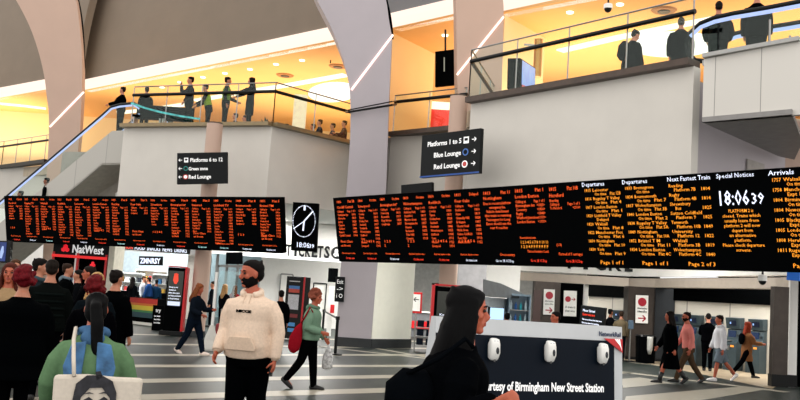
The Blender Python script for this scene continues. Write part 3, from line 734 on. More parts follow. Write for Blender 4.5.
# machine wall
wA, wB = V((11.9, 27.2, 0)), V((7.4, 34.6, 0))
vwall(wB, wA, 0, 2.1, brickmat('large cream wall tiles', 'cfc9bd', 'c7c1b5', '8b877f', 1, .9, 2.2, .012, .35, axes=(math.radians(90), 0, math.radians(0))), 'wall_machines', .2)
vwall(wB - V((.06, .06, 0)), wA - V((.06, .06, 0)), 2.1, 3.2, M['blk'], 'wall_machines_top', .3)
wu = (wA - wB).normalized(); wn = V((wu.y, -wu.x, 0))
def atm(px, proto=None, label='', D0=0):
    s_ = ucoord(wB, wu, px, 360)
    p = wB + wu * s_ + wn * .02; rz = math.atan2(wu.y, wu.x)
    t = thing('cash_machine', label, 'cash machine', p, rz, group='cash machines along the tiled wall'); t.scale = (.8, 1, 1)
    def L_(mb, nm, mt_, **k):  return mb.build(nm, mt_, t, local=True, **k)
    gun = mat('gunmetal machine', '3c4a50', .4, metal=.4, var=.06)
    mb = MB(); mb.prism([(-.31, 0, 0), (-.31, -.36, 0), (-.31, -.36, .86), (-.31, -.18, 1.0), (-.31, -.14, 1.28), (-.31, 0, 1.3)], (.62, 0, 0)); L_(mb, 'cabinet', gun, bevel=.012)
    mb = MB(); mb.prism([(-.33, 0, 1.3), (-.33, -.2, 1.3), (-.33, -.26, 1.64), (-.33, 0, 1.66)], (.66, 0, 0)); L_(mb, 'hood', gun, bevel=.012)
    mb = MB(); mb.prism([(-.15, -.226, 1.40), (-.15, -.257, 1.56), (.17, -.257, 1.56), (.17, -.226, 1.40)], (0, -.012, 0)); L_(mb, 'hood_screen', mat('dark blue lit panel', '081020', .3, emit='14284c', estr=.2))
    mb = MB(); mb.box((-.08, -.256, 1.48), (.05, .02, .06)); L_(mb, 'screen_icon', emis('pale blue glow', '9fc4ff', 1.2))
    mb = MB(); mb.box((-.06, -.175, 1.14), (.34, .02, .2)); L_(mb, 'display', mat('blue display', '0a1830', .2, emit='2c4e80', estr=.25))
    mb = MB(); mb.box((.2, -.2, 1.1), (.1, .03, .07)); L_(mb, 'card_slot', mat('slot', '222a30', .4))
    mb = MB(); mb.box((-.05, -.3, .93), (.24, .12, .03)); L_(mb, 'keypad', M['steel'])
    mb = MB(); mb.box((.13, -.372, .76), (.14, .02, .06)); L_(mb, 'slot_light', emis('amber slot', 'ffa030', 1.4))
    mb = MB(); mb.box((-.1, -.372, .7), (.22, .02, .14)); L_(mb, 'cash_tray', M['steel'])
    return t
for px, lb in [(760, 'cash machine used by the long haired woman, rightmost of the row'), (737, 'second cash machine from the right, behind the long haired woman'), (716, 'cash machine behind the man in the white hoodie'),
               (697, 'cash machine right of the man in the pink shirt'), (679, 'cash machine hidden behind the walking couple'), (621, 'cash machine at the left between white post and bronze pillar')]:
    atm(px, label=lb)
# bin
p = atZ(645, 362.8, 0); t = thing('litter_bin', 'black litter bin with clear white liner bag beside the bronze pillar', 'bin', p)
mb = MB(); mb.loft([(p.x, p.y, z) for z in (0, .85)], [(.3, .27), (.33, .3)], n=16, power=4); mb.build('bin_body', M['blk'], t)
mb = MB(); mb.loft([(p.x - .06, p.y - .28, z) for z in (.3, .45, .8, .86)], [(.04, .12), (.08, .2), (.09, .26), (.09, .27)], (0, 1, 0), 14); 
mb.xf(Matrix.Translation((p.x, p.y - .24, 0)) @ Matrix.Rotation(PI / 2, 4, 'Z') @ Matrix.Translation((-p.x, -p.y + .24, 0))); mb.build('liner_bag', mat('white liner film', 'b9b9b4', .3), t, smooth=True)
mb = MB(); mb.loft([(p.x, p.y, z) for z in (.85, .9)], [(.34, .31), (.32, .29)], n=16, power=4); mb.build('bin_rim', M['dark'], t)
# sanitiser stand and rack left of the bin
for px, py, hgt, lb in [(629, 362, 1.2, 'slim dark stand with hand gel beside the black bin')]:
    p = atZ(px, py, 0); t = thing('gel_stand', lb, 'stand', p)
    mb = MB(); mb.box(p + V((0, 0, .02)), (.35, .3, .04)); mb.build('base', M['dark'], t)
    mb = MB(); mb.tube([p, p + V((0, 0, hgt))], .03); mb.build('pole', M['steel'], t)
    mb = MB(); mb.box(p + V((0, -.05, hgt)), (.16, .12, .28)); mb.build('dispenser', mat('blue grey plastic', '44586a', .4), t, bevel=.02)
# information display on a stand
t, tl, u, v, W, hh, F = panel('information_screen', [(581, 305), (605.5, 308), (605, 345), (580, 343)], (27.5, 27.0), 'dark information screen with red and white text above the counter', 'screen', M['hdr'])
text('Moor Street', hh * .1, M['ledwhite'], t, F @ Matrix.Translation((W * .1, -hh * .16, 0)), fit=W * .5); text('Services', hh * .09, M['ledred'], t, F @ Matrix.Translation((W * .1, -hh * .26, 0)), fit=W * .5)
for i in range(4): text('This screen shows live train times', hh * .06, M['ledwhite'], t, F @ Matrix.Translation((W * .1, -hh * (.38 + .09 * i), 0)), fit=W * (.8 - .1 * (i % 2)))
mb = MB(); cc_ = tl + u * W / 2; mb.prism([tl + v * (hh - .01) + u * W * .3, tl + v * (hh - .01) + u * W * .7, V((0, 0, .0)) + u * W * .7 + V((tl.x, tl.y, 0)), u * W * .3 + V((tl.x, tl.y, 0))], (0, .1, 0)); mb.build('stand', M['dark'], t)
# dome camera and blue sign
def dome(p, label, top, name='security_camera', r=.11):
    t = thing(name, label, 'camera', p)
    mb = MB(); mb.tube([p + V((0, 0, top)), p + V((0, 0, .1))], .025); mb.build('stem', M['dark'], t)
    mb = MB(); mb.loft([p + V((0, 0, .12)), p + V((0, 0, .1)), p + V((0, 0, -.02))], [r * .8, r * 1.2, r * 1.25], n=20); mb.build('housing', M['white'], t, smooth=False)
    mb = MB(); mb.ell(p + V((0, 0, -.03)), (r, r, r), 16, 8); mb.build('lens_dome', M['dark'], t, smooth=True)
dome(atY(762.5, 280, 20), 'white and black dome camera hanging under the right board', ZS - atY(762.5, 280, 20).z - .01, r=.08)
dome(atY(608, 8, 24), 'dome camera hanging from the amber ceiling at top right', ZC - atY(608, 8, 24).z - .12, r=.1)
dome(atY(331, 54, 36), 'dome camera on the amber ceiling left of the centre rib', ZC - atY(331, 54, 36).z - .12, r=.12)
t, *_ = panel('hanging_sign', [(787, 270), (800, 271), (800, 281), (787, 280)], (20.5, 20.3), 'small blue sign at the right edge under the board', 'sign', mat('blue sign', '1d5fb8', .5, emit='1d5fb8', estr=.3), .08)

# ------------------------------------------------------------------ grey kiosk with sloping roof, desk
t = thing('service_kiosk', 'silver service kiosk with dark sloping roof behind the navy counter', 'kiosk', gx(505, 24))
k0, k1 = gx(483, 23.0), gx(529, 25.5)
kz = lambda px, py, D: atY(px, py, D)
A1, B1, C1, D1 = kz(483, 279, 23), kz(483, 296, 23), kz(530, 299, 25.5), kz(512, 284, 25.5)
mb = MB(); mb.prism([A1, B1, C1, C1 + V((0, 0, .06)), A1 + (C1 - A1) * .35 + V((0, 0, .08))], (.25, 1.4, .0)); mb.build('roof', mat('dark zinc roof', '6b7074', .4, metal=.5), t)
mb = MB(); mb.prism([V((k0.x, k0.y + .1, 0)), V((k1.x - .7, k1.y - .7, 0)), V((k1.x - .7, k1.y + .3, 0)), V((k0.x, k0.y + 1.3, 0))], (0, 0, B1.z - .02)); mb.build('booth_wall', mat('silver panel', 'b4bcc4', .35, metal=.2), t)
t, tl, u, v, W, hh, F = panel('desk_monitor', [(489.5, 306.5), (504.5, 307.5), (504, 321), (489, 320)], (22.3, 22.6), 'bright monitor glowing blue white beside the dark haired clerk', 'monitor', M['dark'], .06)
mb = MB(); mb.box((W / 2, -hh / 2, .002), (W * .9, hh * .86, .01)); mb.xf(F); mb.build('screen', emis('monitor glow', 'bfe4ff', 1.3), t)
mb = MB(); mb.tube([V((tl.x + W / 2, tl.y + .05, tl.z - hh)), V((tl.x + W / 2, tl.y + .05, .76))], .03); mb.build('stand', M['dark'], t)
mb = MB(); cx_ = tl.x + .3; mb.box((cx_ + .2, tl.y + .1, .73), (2.2, .7, .05)); 
t = thing('desk', 'plain desk hidden behind the navy counter under the monitor', 'desk', (cx_ + .2, tl.y + .1, 0)); mb.build('desk_top', M['white'], t)
for sx in (-.9, 1.25):
    for sy in (-.2, .35):
        mb = MB(); mb.bar((cx_ + sx, tl.y + sy, 0), (cx_ + sx, tl.y + sy, .7), .05, .05); mb.build('leg', M['steel'], t)
t = thing('vending_cabinet', 'lit cabinet with blue and white goods on shelves beside the kiosk', 'cabinet', gx(520, 24.6))
ca_, cb_ = gx(511, 24.2), gx(528, 24.9); w_ = cb_.x - ca_.x
mb = MB(); c0 = V(((ca_.x + cb_.x) / 2, 24.7, 0))
mb.box(c0 + V((0, .2, .93)), (w_, .05, 1.86)); mb.box(c0 + V((-w_ / 2, 0, .93)), (.04, .45, 1.86)); mb.box(c0 + V((w_ / 2, 0, .93)), (.04, .45, 1.86)); mb.box(c0 + V((0, 0, 1.86)), (w_, .45, .05)); mb.build('carcass', mat('lit blue grey cabinet', '8fa6b8', .4), t)
for z in (.4, .75, 1.1, 1.45):
    mb = MB(); mb.box(c0 + V((0, 0, z)), (w_ - .05, .42, .02)); mb.build('shelf', M['steel'], t)
rr = random.Random(3)
for z in (1.11, 1.46):
    for i in range(4):
        x = c0.x - w_ / 2 + .06 + i * (w_ - .1) / 3.4; h_ = .2 + rr.random() * .08
        mb = MB(); mb.loft([(x, 24.62, z + q) for q in (.005, h_ * .7, h_ * .8, h_)], [.035, .035, .015, .015], n=8)
        tag(mb.build('drink_bottle', mat('bottle %d' % (i % 3), ['d9eef8', '2a6fc0', '30c0d0'][i % 3], .3)), 'small bottle standing on a shelf of the lit cabinet', 'bottle', 'bottles in the lit cabinet')
mb = MB(); mb.prism([gx(533.5, 31.5), gx(541, 31.5), gx(541, 31.5) + V((0, .1, 0)), gx(533.5, 31.5) + V((0, .1, 0))], (0, 0, 2.15)); struct(mb.build('door_1', mat('dark red brown door', '3a2420', .5)))

# ------------------------------------------------------------------ navy counter screen
DL, DR = 6.65, 7.45
a = atY(436, 316.2, DL); b = atY(622, 326.3, DR); zt = 1.475
a.z = b.z = zt; cu_ = (b - a); cu_.z = 0; CL = cu_.length; cu_.normalize(); cn = V((cu_.y, -cu_.x, 0)); 
t = thing('exhibition_counter', 'navy counter screen with white border and gel dispensers', 'counter', (a.x, a.y, 0))
lean = .10
fr = [a, b, b + cn * lean - V((0, 0, zt - .01)), a + cn * lean - V((0, 0, zt - .01))]
mb = MB(); mb.prism([a + cn * 0, a - cn * .07, a - cn * .32 - V((0, 0, zt)), a + cn * lean - V((0, 0, zt))], cu_ * CL)
mb.build('counter_body', mat('pale grey laminate', 'c8cccf', .45, var=.03), t)
vdn = ((fr[3] - fr[0])).normalized(); CF = frame(a + nrm_(cu_, vdn) * .004, cu_, vdn)
HH = (fr[3] - fr[0]).length
mb = MB(); mb.box((CL / 2 - .04, -HH / 2 - .06, .004), (CL - .1, HH - .13, .01)); 
mb.v = []; mb.f = []; mb.mi = []
mb.prism([(0, -.118, 0), (CL - .095, -.118, 0), (CL - .095, -HH, 0), (0, -HH, 0)], (0, 0, .01)); mb.xf(CF); mb.build('navy_panel', M['navy'], t)
ue = ucoord(V((a.x, a.y, 0)), cu_, 600.5, 384)
text('Courtesy of Birmingham New Street Station', .095, M['signw'], t, CF @ Matrix.Translation((ue - 1.21, -.525, .014)), fit=1.20, bold=.0022, ex=.001)
# corner emblem
mb = MB(); x1 = CL - .012; mb.prism([(x1 - .19, -.100, .008), (x1 - .0, -.100, .008), (x1, -.21, .008)], (0, 0, .008)); mb.xf(CF); mb.build('emblem_flag', M['red'], t)
for k in (0, 1, 2):
    mb = MB(); mb.prism([(x1 - .03 - .02 * k, -.102, .017), (x1 - .045 - .02 * k, -.102, .017), (x1 - .01 - .0 * k, -.195 + .012 * k, .017)], (0, 0, .002)); mb.xf(CF); mb.build('emblem_line', M['signw'], t)
text('NetworkRail', .052, mat('navy lettering', '0a2a50', .5), t, CF @ Matrix.Translation((x1 - .235, -.082, .004)), fit=.225, bold=.001, ex=.001)
for px, lb in [(489, 'white gel dispenser on the navy counter, partly behind the dark coat'), (545, 'white gel dispenser at the middle of the navy counter'), (597.5, 'white gel dispenser below the red emblem')]:
    ud = ucoord(V((a.x, a.y, 0)), cu_, px, 350)
    d = thing('gel_dispenser', lb, 'dispenser', (0, 0, 0), group=None)
    DFm = CF @ Matrix.Translation((ud, -.225, .012)) @ Matrix.Scale(.74, 4); d.location = DFm.translation; d.matrix_basis = Matrix.Translation(DFm.translation)
    mb = MB(); mb.loft([(0, z, zz) for z, zz in ((-.095, .03), (-.085, .035), (-.03, .05), (.05, .05), (.085, .045), (.09, .03))], [(.042, .028), (.05, .035), (.056, .05), (.056, .05), (.052, .045), (.045, .03)], (1, 0, 0), 16, power=4)
    mb.xf(DFm); mb.build('housing', M['white'], d, smooth=True)
    mb = MB(); mb.ell((.012, -.01, .1), (.02, .035, .006), 14, 6); mb.xf(DFm); mb.build('level_window', mat('smoked window', '23282c', .2), d)
    mb = MB(); mb.box((.0, .082, .07), (.05, .012, .04)); mb.xf(DFm); mb.build('label', mat('blue tag', '1b3f70', .5), d)
    mb = MB(); mb.loft([(0, -.095, .06), (0, -.12, .06)], [.014, .009], n=10); mb.xf(DFm); mb.build('nozzle', M['steel'], d)

# ------------------------------------------------------------------ totems
def totem(px0, py0, px1, pyb, D, label, side_r=.06, rot=0, hand=True, blue=False, edge_left=False, th=.3):
    a, b = gx(px0, D), gx(px1, D); w_ = b.x - a.x; H_ = atY(px0, py0, D).z
    t = thing('information_totem', label, 'totem', V(((a.x + b.x) / 2, D, 0)), rot)
    mb = MB(); mb.box((0, .0, H_ / 2), (w_, th, H_)); mb.build('body', M['blk'], t, local=True, bevel=.01)
    ed = .055
    for sx in ((-1,) if edge_left else (1,)):
        mb = MB(); mb.box((sx * (w_ / 2 + ed / 2), 0, H_ / 2 + .01), (ed, th + .03, H_ + .02)); mb.build('red_edge', M['red'], t, local=True)
    mb = MB(); mb.box((0, 0, H_ + ed / 2), (w_, th + .03, ed * .6)); mb.build('red_cap', M['red'], t, local=True)
    mb = MB(); mb.box((0, 0, .07), (w_ * 1.35, th * 1.5, .14)); mb.build('foot', M['dark'], t, local=True, bevel=.02)
    F = t.matrix_basis @ frame((-w_ / 2, -th / 2 - .004, H_), (1, 0, 0), (0, 0, -1))
    mb = MB(); mb.box((w_ / 2, -H_ * .3, 0), (w_ * .84, H_ * .5, .004)); mb.xf(F); mb.build('screen', mat('dim display', '1a1d16', .2, emit='1a1d16', estr=.6), t)
    if hand:
        mb = MB(); mb.loft([(w_ * .5, -H_ * .24, .008), (w_ * .5, -H_ * .19, .008), (w_ * .5, -H_ * .12, .008)], [(w_ * .06, .004), (w_ * .15, .004), (w_ * .12, .004)], (1, 0, 0), 10)
        for k in range(4): mb.box((w_ * (.41 + k * .06), -H_ * (.115 - .008 * (k in (1, 2))), .008), (w_ * .045, H_ * .05, .006))
        mb.xf(F); mb.build('hand_symbol', emis('coral glow', 'ff4a30', 1.1), t)
    for i, (s_, k) in enumerate([('Keep your', .5), ('distance', .4), ('please allow space', .62), ('and clean your hands', .7), ('at the gel stations', .6)]):
        text(s_, H_ * .032, M['ledwhite'], t, F @ Matrix.Translation((w_ * .16, -H_ * (.3 + .042 * i), .004)), fit=w_ * k)
    mb = MB(); mb.box((w_ / 2, -H_ * .53, .004), (w_ * .7, H_ * .06, .004)); mb.xf(F); mb.build('notice_bar', emis('white bar', 'dfe8ff', 1.1) if not blue else emis('blue bar', '58a0ff', 1.2), t)
    return t, F, w_, H_
totem(166.5, 267, 184, 335, 27.2, 'black information totem with red right edge and coral hand beside the round column')
t, F, w_, H_ = totem(434, 286, 470, 350, 17.5, 'wide black information totem with red left edge behind the dark haired woman', edge_left=True, blue=True, rot=0)
# poster totem
t, tl, u, v, W, hh, F = panel('poster_totem', [(287, 276), (304, 277), (302, 338), (285.5, 338)], (29, 28.6), 'black poster totem with red and blue posters behind the woman in green', 'totem', M['dark'], .35)
for y0, y1, c in ((.07, .085, 'b8b8b8'), (.15, .2, '3a6ea8'), (.2, .26, 'b04030'), (.29, .53, 'b4b4b8'), (.60, .66, '70181c'), (.74, .80, '3f86c0'), (.83, .89, '3f86c0')):
    mb = MB(); mb.box((W * .5, -hh * (y0 + y1) / 2, .003), (W * (.62 if y0 < .7 else .4), hh * (y1 - y0), .006)); mb.xf(F); mb.build('poster', mat('poster ' + c, c, .4, var=.25, scale=30, emit=c, estr=.12), t)
mb = MB(); mb.prism([tl + u * W, tl + u * (W + .06), tl + u * (W + .06) + v * hh, tl + u * W + v * hh], (0, .35, 0)); mb.build('red_side', M['red'], t)
# plaque on the centre rib
t, tl, u, v, W, hh, F = panel('wall_plaque', [(335.8, 276.5), (345.2, 277), (344, 302), (335, 301.6)], (27.3, 27.3), 'narrow black wayfinding plaque with white icons on the grey rib', 'plaque', M['hdr'], .05)
for i, s_ in enumerate(['Exit', '->', 'i O']): text(s_, hh * .24, M['signw'], t, F @ Matrix.Translation((W * .15, -hh * (.28 + .28 * i), 0)), fit=W * .65)

# ------------------------------------------------------------------ left retail row
# far left glowing screen
t, tl, u, v, W, hh, F = panel('advert_screen', [(-14, 240), (11, 241), (9, 263), (-14, 262)], (23, 23), 'black framed screen glowing blue at the left edge below the board', 'screen', M['dark'], .15)
mb = MB(); mb.box((W * .45, -hh * .5, .003), (W * .78, hh * .86, .01)); mb.xf(F); mb.build('screen', mat('blue white advert', '0a1a44', .3, var=.9, scale=5, emit='16306e', estr=.8), t)
for k_ in (.3, .5, .66):
    mb = MB(); mb.loft([(W * k_, -hh * .8, .014), (W * k_ + .02, -hh * .5, .014), (W * (k_ + .05), -hh * .25, .014)], [(.03, .004), (.045, .004), (.02, .004)], (1, 0, 0), 8); mb.xf(F); mb.build('pale_figure', emis('pale blue figure', 'b8d0ff', .9), t)
mb = MB(); mb.tube([V((tl.x + W / 2, tl.y + .1, tl.z - hh)), V((tl.x + W / 2, tl.y + .1, 0))], .06); mb.build('post', M['dark'], t)
# bank kiosk
KD = 31
t = thing('bank_kiosk', 'bank kiosk with black header and red framed cash bays', 'kiosk', gx(78, KD))
xa, xb = gx(48, KD).x, gx(99, KD - .5).x; KW = xb - xa; kx = (xa + xb) / 2
hz0, hz1 = 2.26, 2.70
mb = MB(); mb.box((kx, KD + 1.0, 1.18), (KW, .1, 2.36)); mb.box((xa + .05, KD + .5, 1.18), (.1, 1.0, 2.36)); mb.build('bay_shell', M['blk'], t)
mb = MB(); mb.box((kx + .06, KD + .5, 2.49), (KW + .1, 1.1, .44)); mb.build('header_sign', M['hdr'], t)
mb = MB(); mb.box((kx + .06, KD + .5, 2.74), (KW + .25, 1.15, .06)); mb.build('header_cap', mat('cream frame', 'd2cdbd', .5), t)
mb = MB(); mb.box((xb + .16, KD + .4, 1.42), (.2, 1.1, 2.84)); mb.build('side_frame', mat('cream frame', 'd2cdbd', .5), t)
for x in (xa + .05, xa + KW * .47, xb - .03):
    mb = MB(); mb.box((x, KD - .06, 1.2), (.07, .08, 2.3)); mb.build('red_upright', M['red'], t)
mb = MB(); mb.box((kx, KD - .06, 2.22), (KW, .09, .09)); mb.build('red_lintel', mat('red light bar', 'd81c20', .4, emit='ff2020', estr=.5), t)
mb = MB(); mb.box((xa + KW * .45, KD - .02, 1.2), (.12, .12, 2.3)); mb.build('white_upright', M['white'], t)
F = frame(V((xa, KD - .1, 2.71)), (1, 0, 0), (0, 0, -1))
text('NatWest', .40, M['signw'], t, F @ Matrix.Translation((KW * .36, -.36, .03)), fit=KW * .56, bold=.004, ex=.02)
def tri(F, x, y, s_, nm='emblem'):
    for k in range(3):
        th = math.radians(90 + 120 * k)
        mb = MB(); mb.loft([(x + s_ * .38 * math.cos(th), y + s_ * .38 * math.sin(th), .02), (x + s_ * .38 * math.cos(th), y + s_ * .38 * math.sin(th), .06)], [s_ * .4] * 2, n=6); mb.xf(F); mb.build(nm, mat('emblem red', 'e0182a', .4, emit='ff2030', estr=.5), t)
tri(F, KW * .24, -.24, .19); tri(F, KW * .76, -.72, .13)
for k in (.25, .73):
    mb = MB(); mb.box((xa + KW * k, KD + .9, 1.2), (.6, .2, .9)); mb.build('cash_dispenser', mat('machine red', '8a1018', .4), t)
    mb = MB(); mb.box((xa + KW * k, KD + .79, 1.35), (.36, .02, .26)); mb.build('display', emis('dim blue', '203858', .8), t)
# white walls beside and over the shops
vwall(gx(-60, 42), gx(52, 39), 0, ZS, whitew, 'wall_white_left')
vwall(gx(104, 40.5), gx(205, 40), 2.82, ZS, mat('grey shop header wall', 'a5a5a5', .5), 'wall_shop_header')
vwall(gx(184, 39.9), gx(206, 39.6), 0, 2.82, M['wallg'], 'wall_shop_pier')
vwall(gx(100, 40.2), gx(110, 40.2), 0, 2.82, whitew, 'wall_shop_pier')
t, tl, u, v, W, hh, F = panel('shop_sign', [(116, 243), (190, 248), (190, 254), (116, 249)], (39.8, 39.4), 'dark shop fascia sign with red and white words under the board', 'sign', M['hdr'], .1)
text('STATION', .27, M['ledred'], t, F @ Matrix.Translation((W * .03, -hh * .85, 0)), fit=W * .2); text('FOOD  SNACKS  NEWS  DRINKS', .26, M['ledwhite'], t, F @ Matrix.Translation((W * .26, -hh * .85, 0)), fit=W * .7)
t, tl, u, v, W, hh, F = panel('shop_hanging_sign', [(139, 256), (163, 256.5), (162.5, 266), (138.5, 265)], (41.5, 41.5), 'black sign with jumbled white capitals hanging inside the bright shop', 'sign', M['hdr'], .08)
text('ZMNRSY', .34, M['ledwhite'], t, F @ Matrix.Translation((W * .06, -hh * .8, 0)), fit=W * .85, bold=.01)
# shop interior
vwall(gx(98, 46.4), gx(206, 46), 0, ZS, mat('shop wall blue white', 'ccd6da', .5), 'wall_shop_back')
def shelf_unit(px, D, w_, h_, label, rz=0, lv=5, name='shelving_unit'):
    p = gx(px, D); t = thing(name, label, 'shelving', p)
    mb = MB(); mb.box(p + V((0, .2, h_ / 2)), (w_, .04, h_)); mb.build('back_panel', M['white'], t)
    for sx in (-1, 1):
        mb = MB(); mb.box(p + V((sx * w_ / 2, 0, h_ / 2)), (.04, .42, h_)); mb.build('side_panel', M['white'], t)
    for i in range(lv):
        z = .15 + i * (h_ - .2) / (lv - 1); mb = MB(); mb.box(p + V((0, 0, z)), (w_ - .04, .4, .03)); mb.build('shelf', M['white'], t)
        if i < lv - 1:
            for k in range(5):
                hh_ = .16 + rr.random() * .12; c = rr.choice(['e8e8ec', '4a90c8', 'd04040', '2a2e38', 'e0b040', 'a8c8d8', 'f0f0f0'])
                mb = MB(); mb.box((p.x - w_ / 2 + .12 + k * (w_ - .2) / 4.2, p.y - .05, z + .017 + hh_ / 2), (w_ / 7, .2, hh_))
                tag(mb.build('product_box', mat('carton ' + c, c, .5)), 'small packet on the bright shop shelving', 'packet', 'packets on the shop shelves')
shelf_unit(163, 42.5, 1.1, 1.9, 'white shelving left of the red edged totem inside the shop'); shelf_unit(180, 44.2, 1.0, 2.2, 'tall white shelving behind the red edged totem'); shelf_unit(126, 44.5, 1.5, 1.9, 'white shelving at the back left of the bright shop')
shelf_unit(150, 45.2, 1.6, 2.1, 'white shelving at the back middle under the hanging sign')
mb = MB(); pp = gx(150, 41.2); mb.box(pp + V((0, 0, .52)), (3.2, .6, 1.04)); tag(mb.build('shop_counter', M['blk'], bevel=.03), 'black serving counter below the customers in the shop', 'counter')
for px, py, pz in [(120, 250, 41), (135, 253, 43), (172, 256, 42), (180, 262, 44), (112, 260, 45)]:
    p = atY(px, py, pz); mb = MB(); mb.box((p.x, p.y, 2.95), (1.0, .18, .06)); mb.box((p.x, p.y, (2.98 + ZS) / 2), (.02, .02, ZS - 2.98)); tag(mb.build('shop_light', emis('shop tube', 'e6f6ff', 4)), 'short white tube light on the shop ceiling', 'light', 'tube lights in the shop')
# painted bench, A sign
p0, p1 = atZ(128, 323, 0), atZ(155, 326, 0); bu = (p1 - p0).normalized(); BW = (p1 - p0).length
t = thing('rainbow_barrier', 'low dark barrier painted with rainbow stripes in front of the shop', 'barrier', p0)
FB = frame(p0 + V((0, 0, .95)), bu, V((0, 0, -1)))
mb = MB(); mb.prism([(0, 0, 0), (BW, 0, 0), (BW, -.95, 0), (0, -.95, 0)], (0, 0, -.4)); mb.xf(FB); mb.build('body', M['blk'], t)
for i, (c, k0_, k1_) in enumerate([('d02a20', .02, .2), ('e07828', .2, .28), ('e8d03a', .28, .44), ('3c8a50', .44, .52), ('1c4c58', .52, .7)]):
    mb = MB(); mb.prism([(0, -k0_ * 1.0, 0), (BW, -k0_ * 1.0, 0), (BW, -k1_ * 1.0, 0), (0, -k1_ * 1.0, 0)], (0, 0, .012)); mb.xf(FB); mb.build('painted_stripe', mat('stripe ' + c, c, .5, var=.04), t)
mb = MB(); mb.prism([(-.1, -.86, .02), (BW, -.86, .02), (BW, -.95, .1), (-.1, -.95, .1)], (0, 0, .02)); mb.xf(FB); mb.build('white_skirt', M['white'], t)
t, tl, u, v, W, hh, F = panel('price_board', [(153, 305), (164, 305.5), (162, 333), (151.5, 332.5)], (29.3, 29.1), 'small black chalk sign at the end of the rainbow barrier', 'sign', M['blk'], .1)
text('try', hh * .2, M['signw'], t, F @ Matrix.Translation((W * .3, -hh * .25, 0)))
for i in range(3): text('hot drinks', hh * .08, M['signw'], t, F @ Matrix.Translation((W * .2, -hh * (.42 + .12 * i), 0)), fit=W * .55)
# ticket hall
vwall(gx(205, 37), gx(346, 37), 2.86, ZS, whitew, 'wall_ticket_header', .3)
mb = MB(); mb.bar(gx(228, 36.7) + V((0, 0, 2.88)), gx(345, 36.7) + V((0, 0, 2.88)), .12, .1); tag(mb.build('slot_light', emis('white slot light', 'ffffff', 2.5)), 'long white light line under the ticket hall header', 'light')
t = thing('fascia_lettering', 'charcoal TICKETS & letters on the white header between clock and board', 'lettering', gx(288, 36.8) + V((0, 0, 3.2)))
x0_, x1_ = gx(282, 36.8).x, gx(327, 36.8).x; sl = (x1_ - x0_) / 7
for i, ch in enumerate('TICKETS'):
    zz = atY(284 + 6.3 * i, 255.5 + .3 * i, 36.8).z
    text(ch, .66, M['hdr'], t, frame(V((x0_ + sl * (i + (.25 if ch == 'I' else 0)), 36.8, zz)), (1, 0, 0), (0, 0, -1)), 'letter', ex=.06, fit=sl * (.35 if ch == 'I' else .86), bold=.02)
mb = MB(); mb.loft([(0, 0, -.1), (0, 0, .05)], [.24, .26], n=24); mb.xf(frame(V((gx(334, 36.8).x, 36.75, zz + .22)), (1, 0, 0), (0, 0, -1))); mb.build('disc', M['dark'], t)
text('&', .42, M['signw'], t, frame(V((gx(334, 36.8).x - .15, 36.66, zz + .08)), (1, 0, 0), (0, 0, -1)), 'letter', ex=.01, bold=.01)
vwall(gx(258, 40.2), gx(345, 40.0), 0, ZS, whitew, 'wall_ticket_hall')
vwall(gx(205, 44.5), gx(258, 44.5), 0, ZS, mat('ticket office grey back', '9fb0b4', .5), 'wall_gate_back')
mb = MB()
for px in (279, 291):
    mb.bar(gx(px, 40.05), gx(px, 40.05) + V((0, 0, 2.25)), .07, .05, up=V((0, 1, 0)))
mb.bar(gx(279, 40.05) + V((0, 0, 2.25)), gx(291, 40.05) + V((0, 0, 2.25)), .05, .07); struct(mb.build('trim_9', mat('grey door frame', '9a9a98', .5)))
mb = MB(); mb.prism([gx(279.5, 40.02), gx(290.5, 40.02), gx(290.5, 40.02) + V((0, .05, 0)), gx(279.5, 40.02) + V((0, .05, 0))], (0, 0, 2.2)); struct(mb.build('door_2', whitew))
# hall screens, frames, gates
t, *_ = panel('hall_screen', [(226, 252), (242.5, 252), (241.5, 264), (225.5, 264)], (35.5, 35.5), 'black screen hanging below the ticket hall light line at left', 'screen', M['blk'], .12)
t, *_ = panel('hall_screen', [(328.5, 268), (338, 268.5), (337, 283), (328, 282)], (35.5, 35.5), 'small black screen hanging left of the centre rib', 'screen', M['blk'], .2)
t = thing('glass_partition', 'steel framed glass partition behind the bearded man', 'partition', gx(230, 33))
for a_, b_ in (((218, 265), (218, 345)), ((246, 266), (246, 345))):
    mb = MB(); mb.bar(atY(a_[0], a_[1], 33), V((atY(a_[0], a_[1], 33).x, 33, 0)), .09, .09, up=V((0, 1, 0))); mb.build('upright', M['steel'], t)
mb = MB(); mb.bar(atY(218, 266, 33), atY(262, 266.5, 33), .09, .09); mb.build('head_rail', M['steel'], t)
mb = MB(); mb.prism([gx(218, 33), gx(246, 33), gx(246, 33) + V((0, .02, 0)), gx(218, 33) + V((0, .02, 0))], (0, 0, 2.1)); mb.build('glass_pane', M['glassd'], t)
for px, D in ((205, 38), (214, 37.5), (224, 38.5), (235, 38)):
    t = thing('window_post', 'slim steel post in the bright glazed entrance left of the bearded man', 'post', gx(px, D), group='posts in the glazed entrance')
    mb = MB(); mb.bar(gx(px, D), gx(px, D) + V((0, 0, 2.85)), .1, .1, up=V((0, 1, 0))); mb.build('shaft', M['steel'], t)
t = thing('white_framed_board', 'white framed board leaning against the ticket hall wall', 'board', gx(320, 38))
mb = MB(); mb.box(gx(319, 38) + V((0, .05, .95)), (.5, .04, 1.9)); mb.build('panel', mat('pale board', 'dcdcd6', .4), t)
mb = MB()
for dx in (-.27, .27): mb.box(gx(319, 38) + V((dx, 0, .97)), (.05, .06, 1.95))
mb.box(gx(319, 38) + V((0, 0, 1.93)), (.5, .06, .05)); mb.build('frame', M['dark'], t)
t = thing('gel_pillar', 'tall white post with red top near the small black screen', 'post', gx(331, 33))
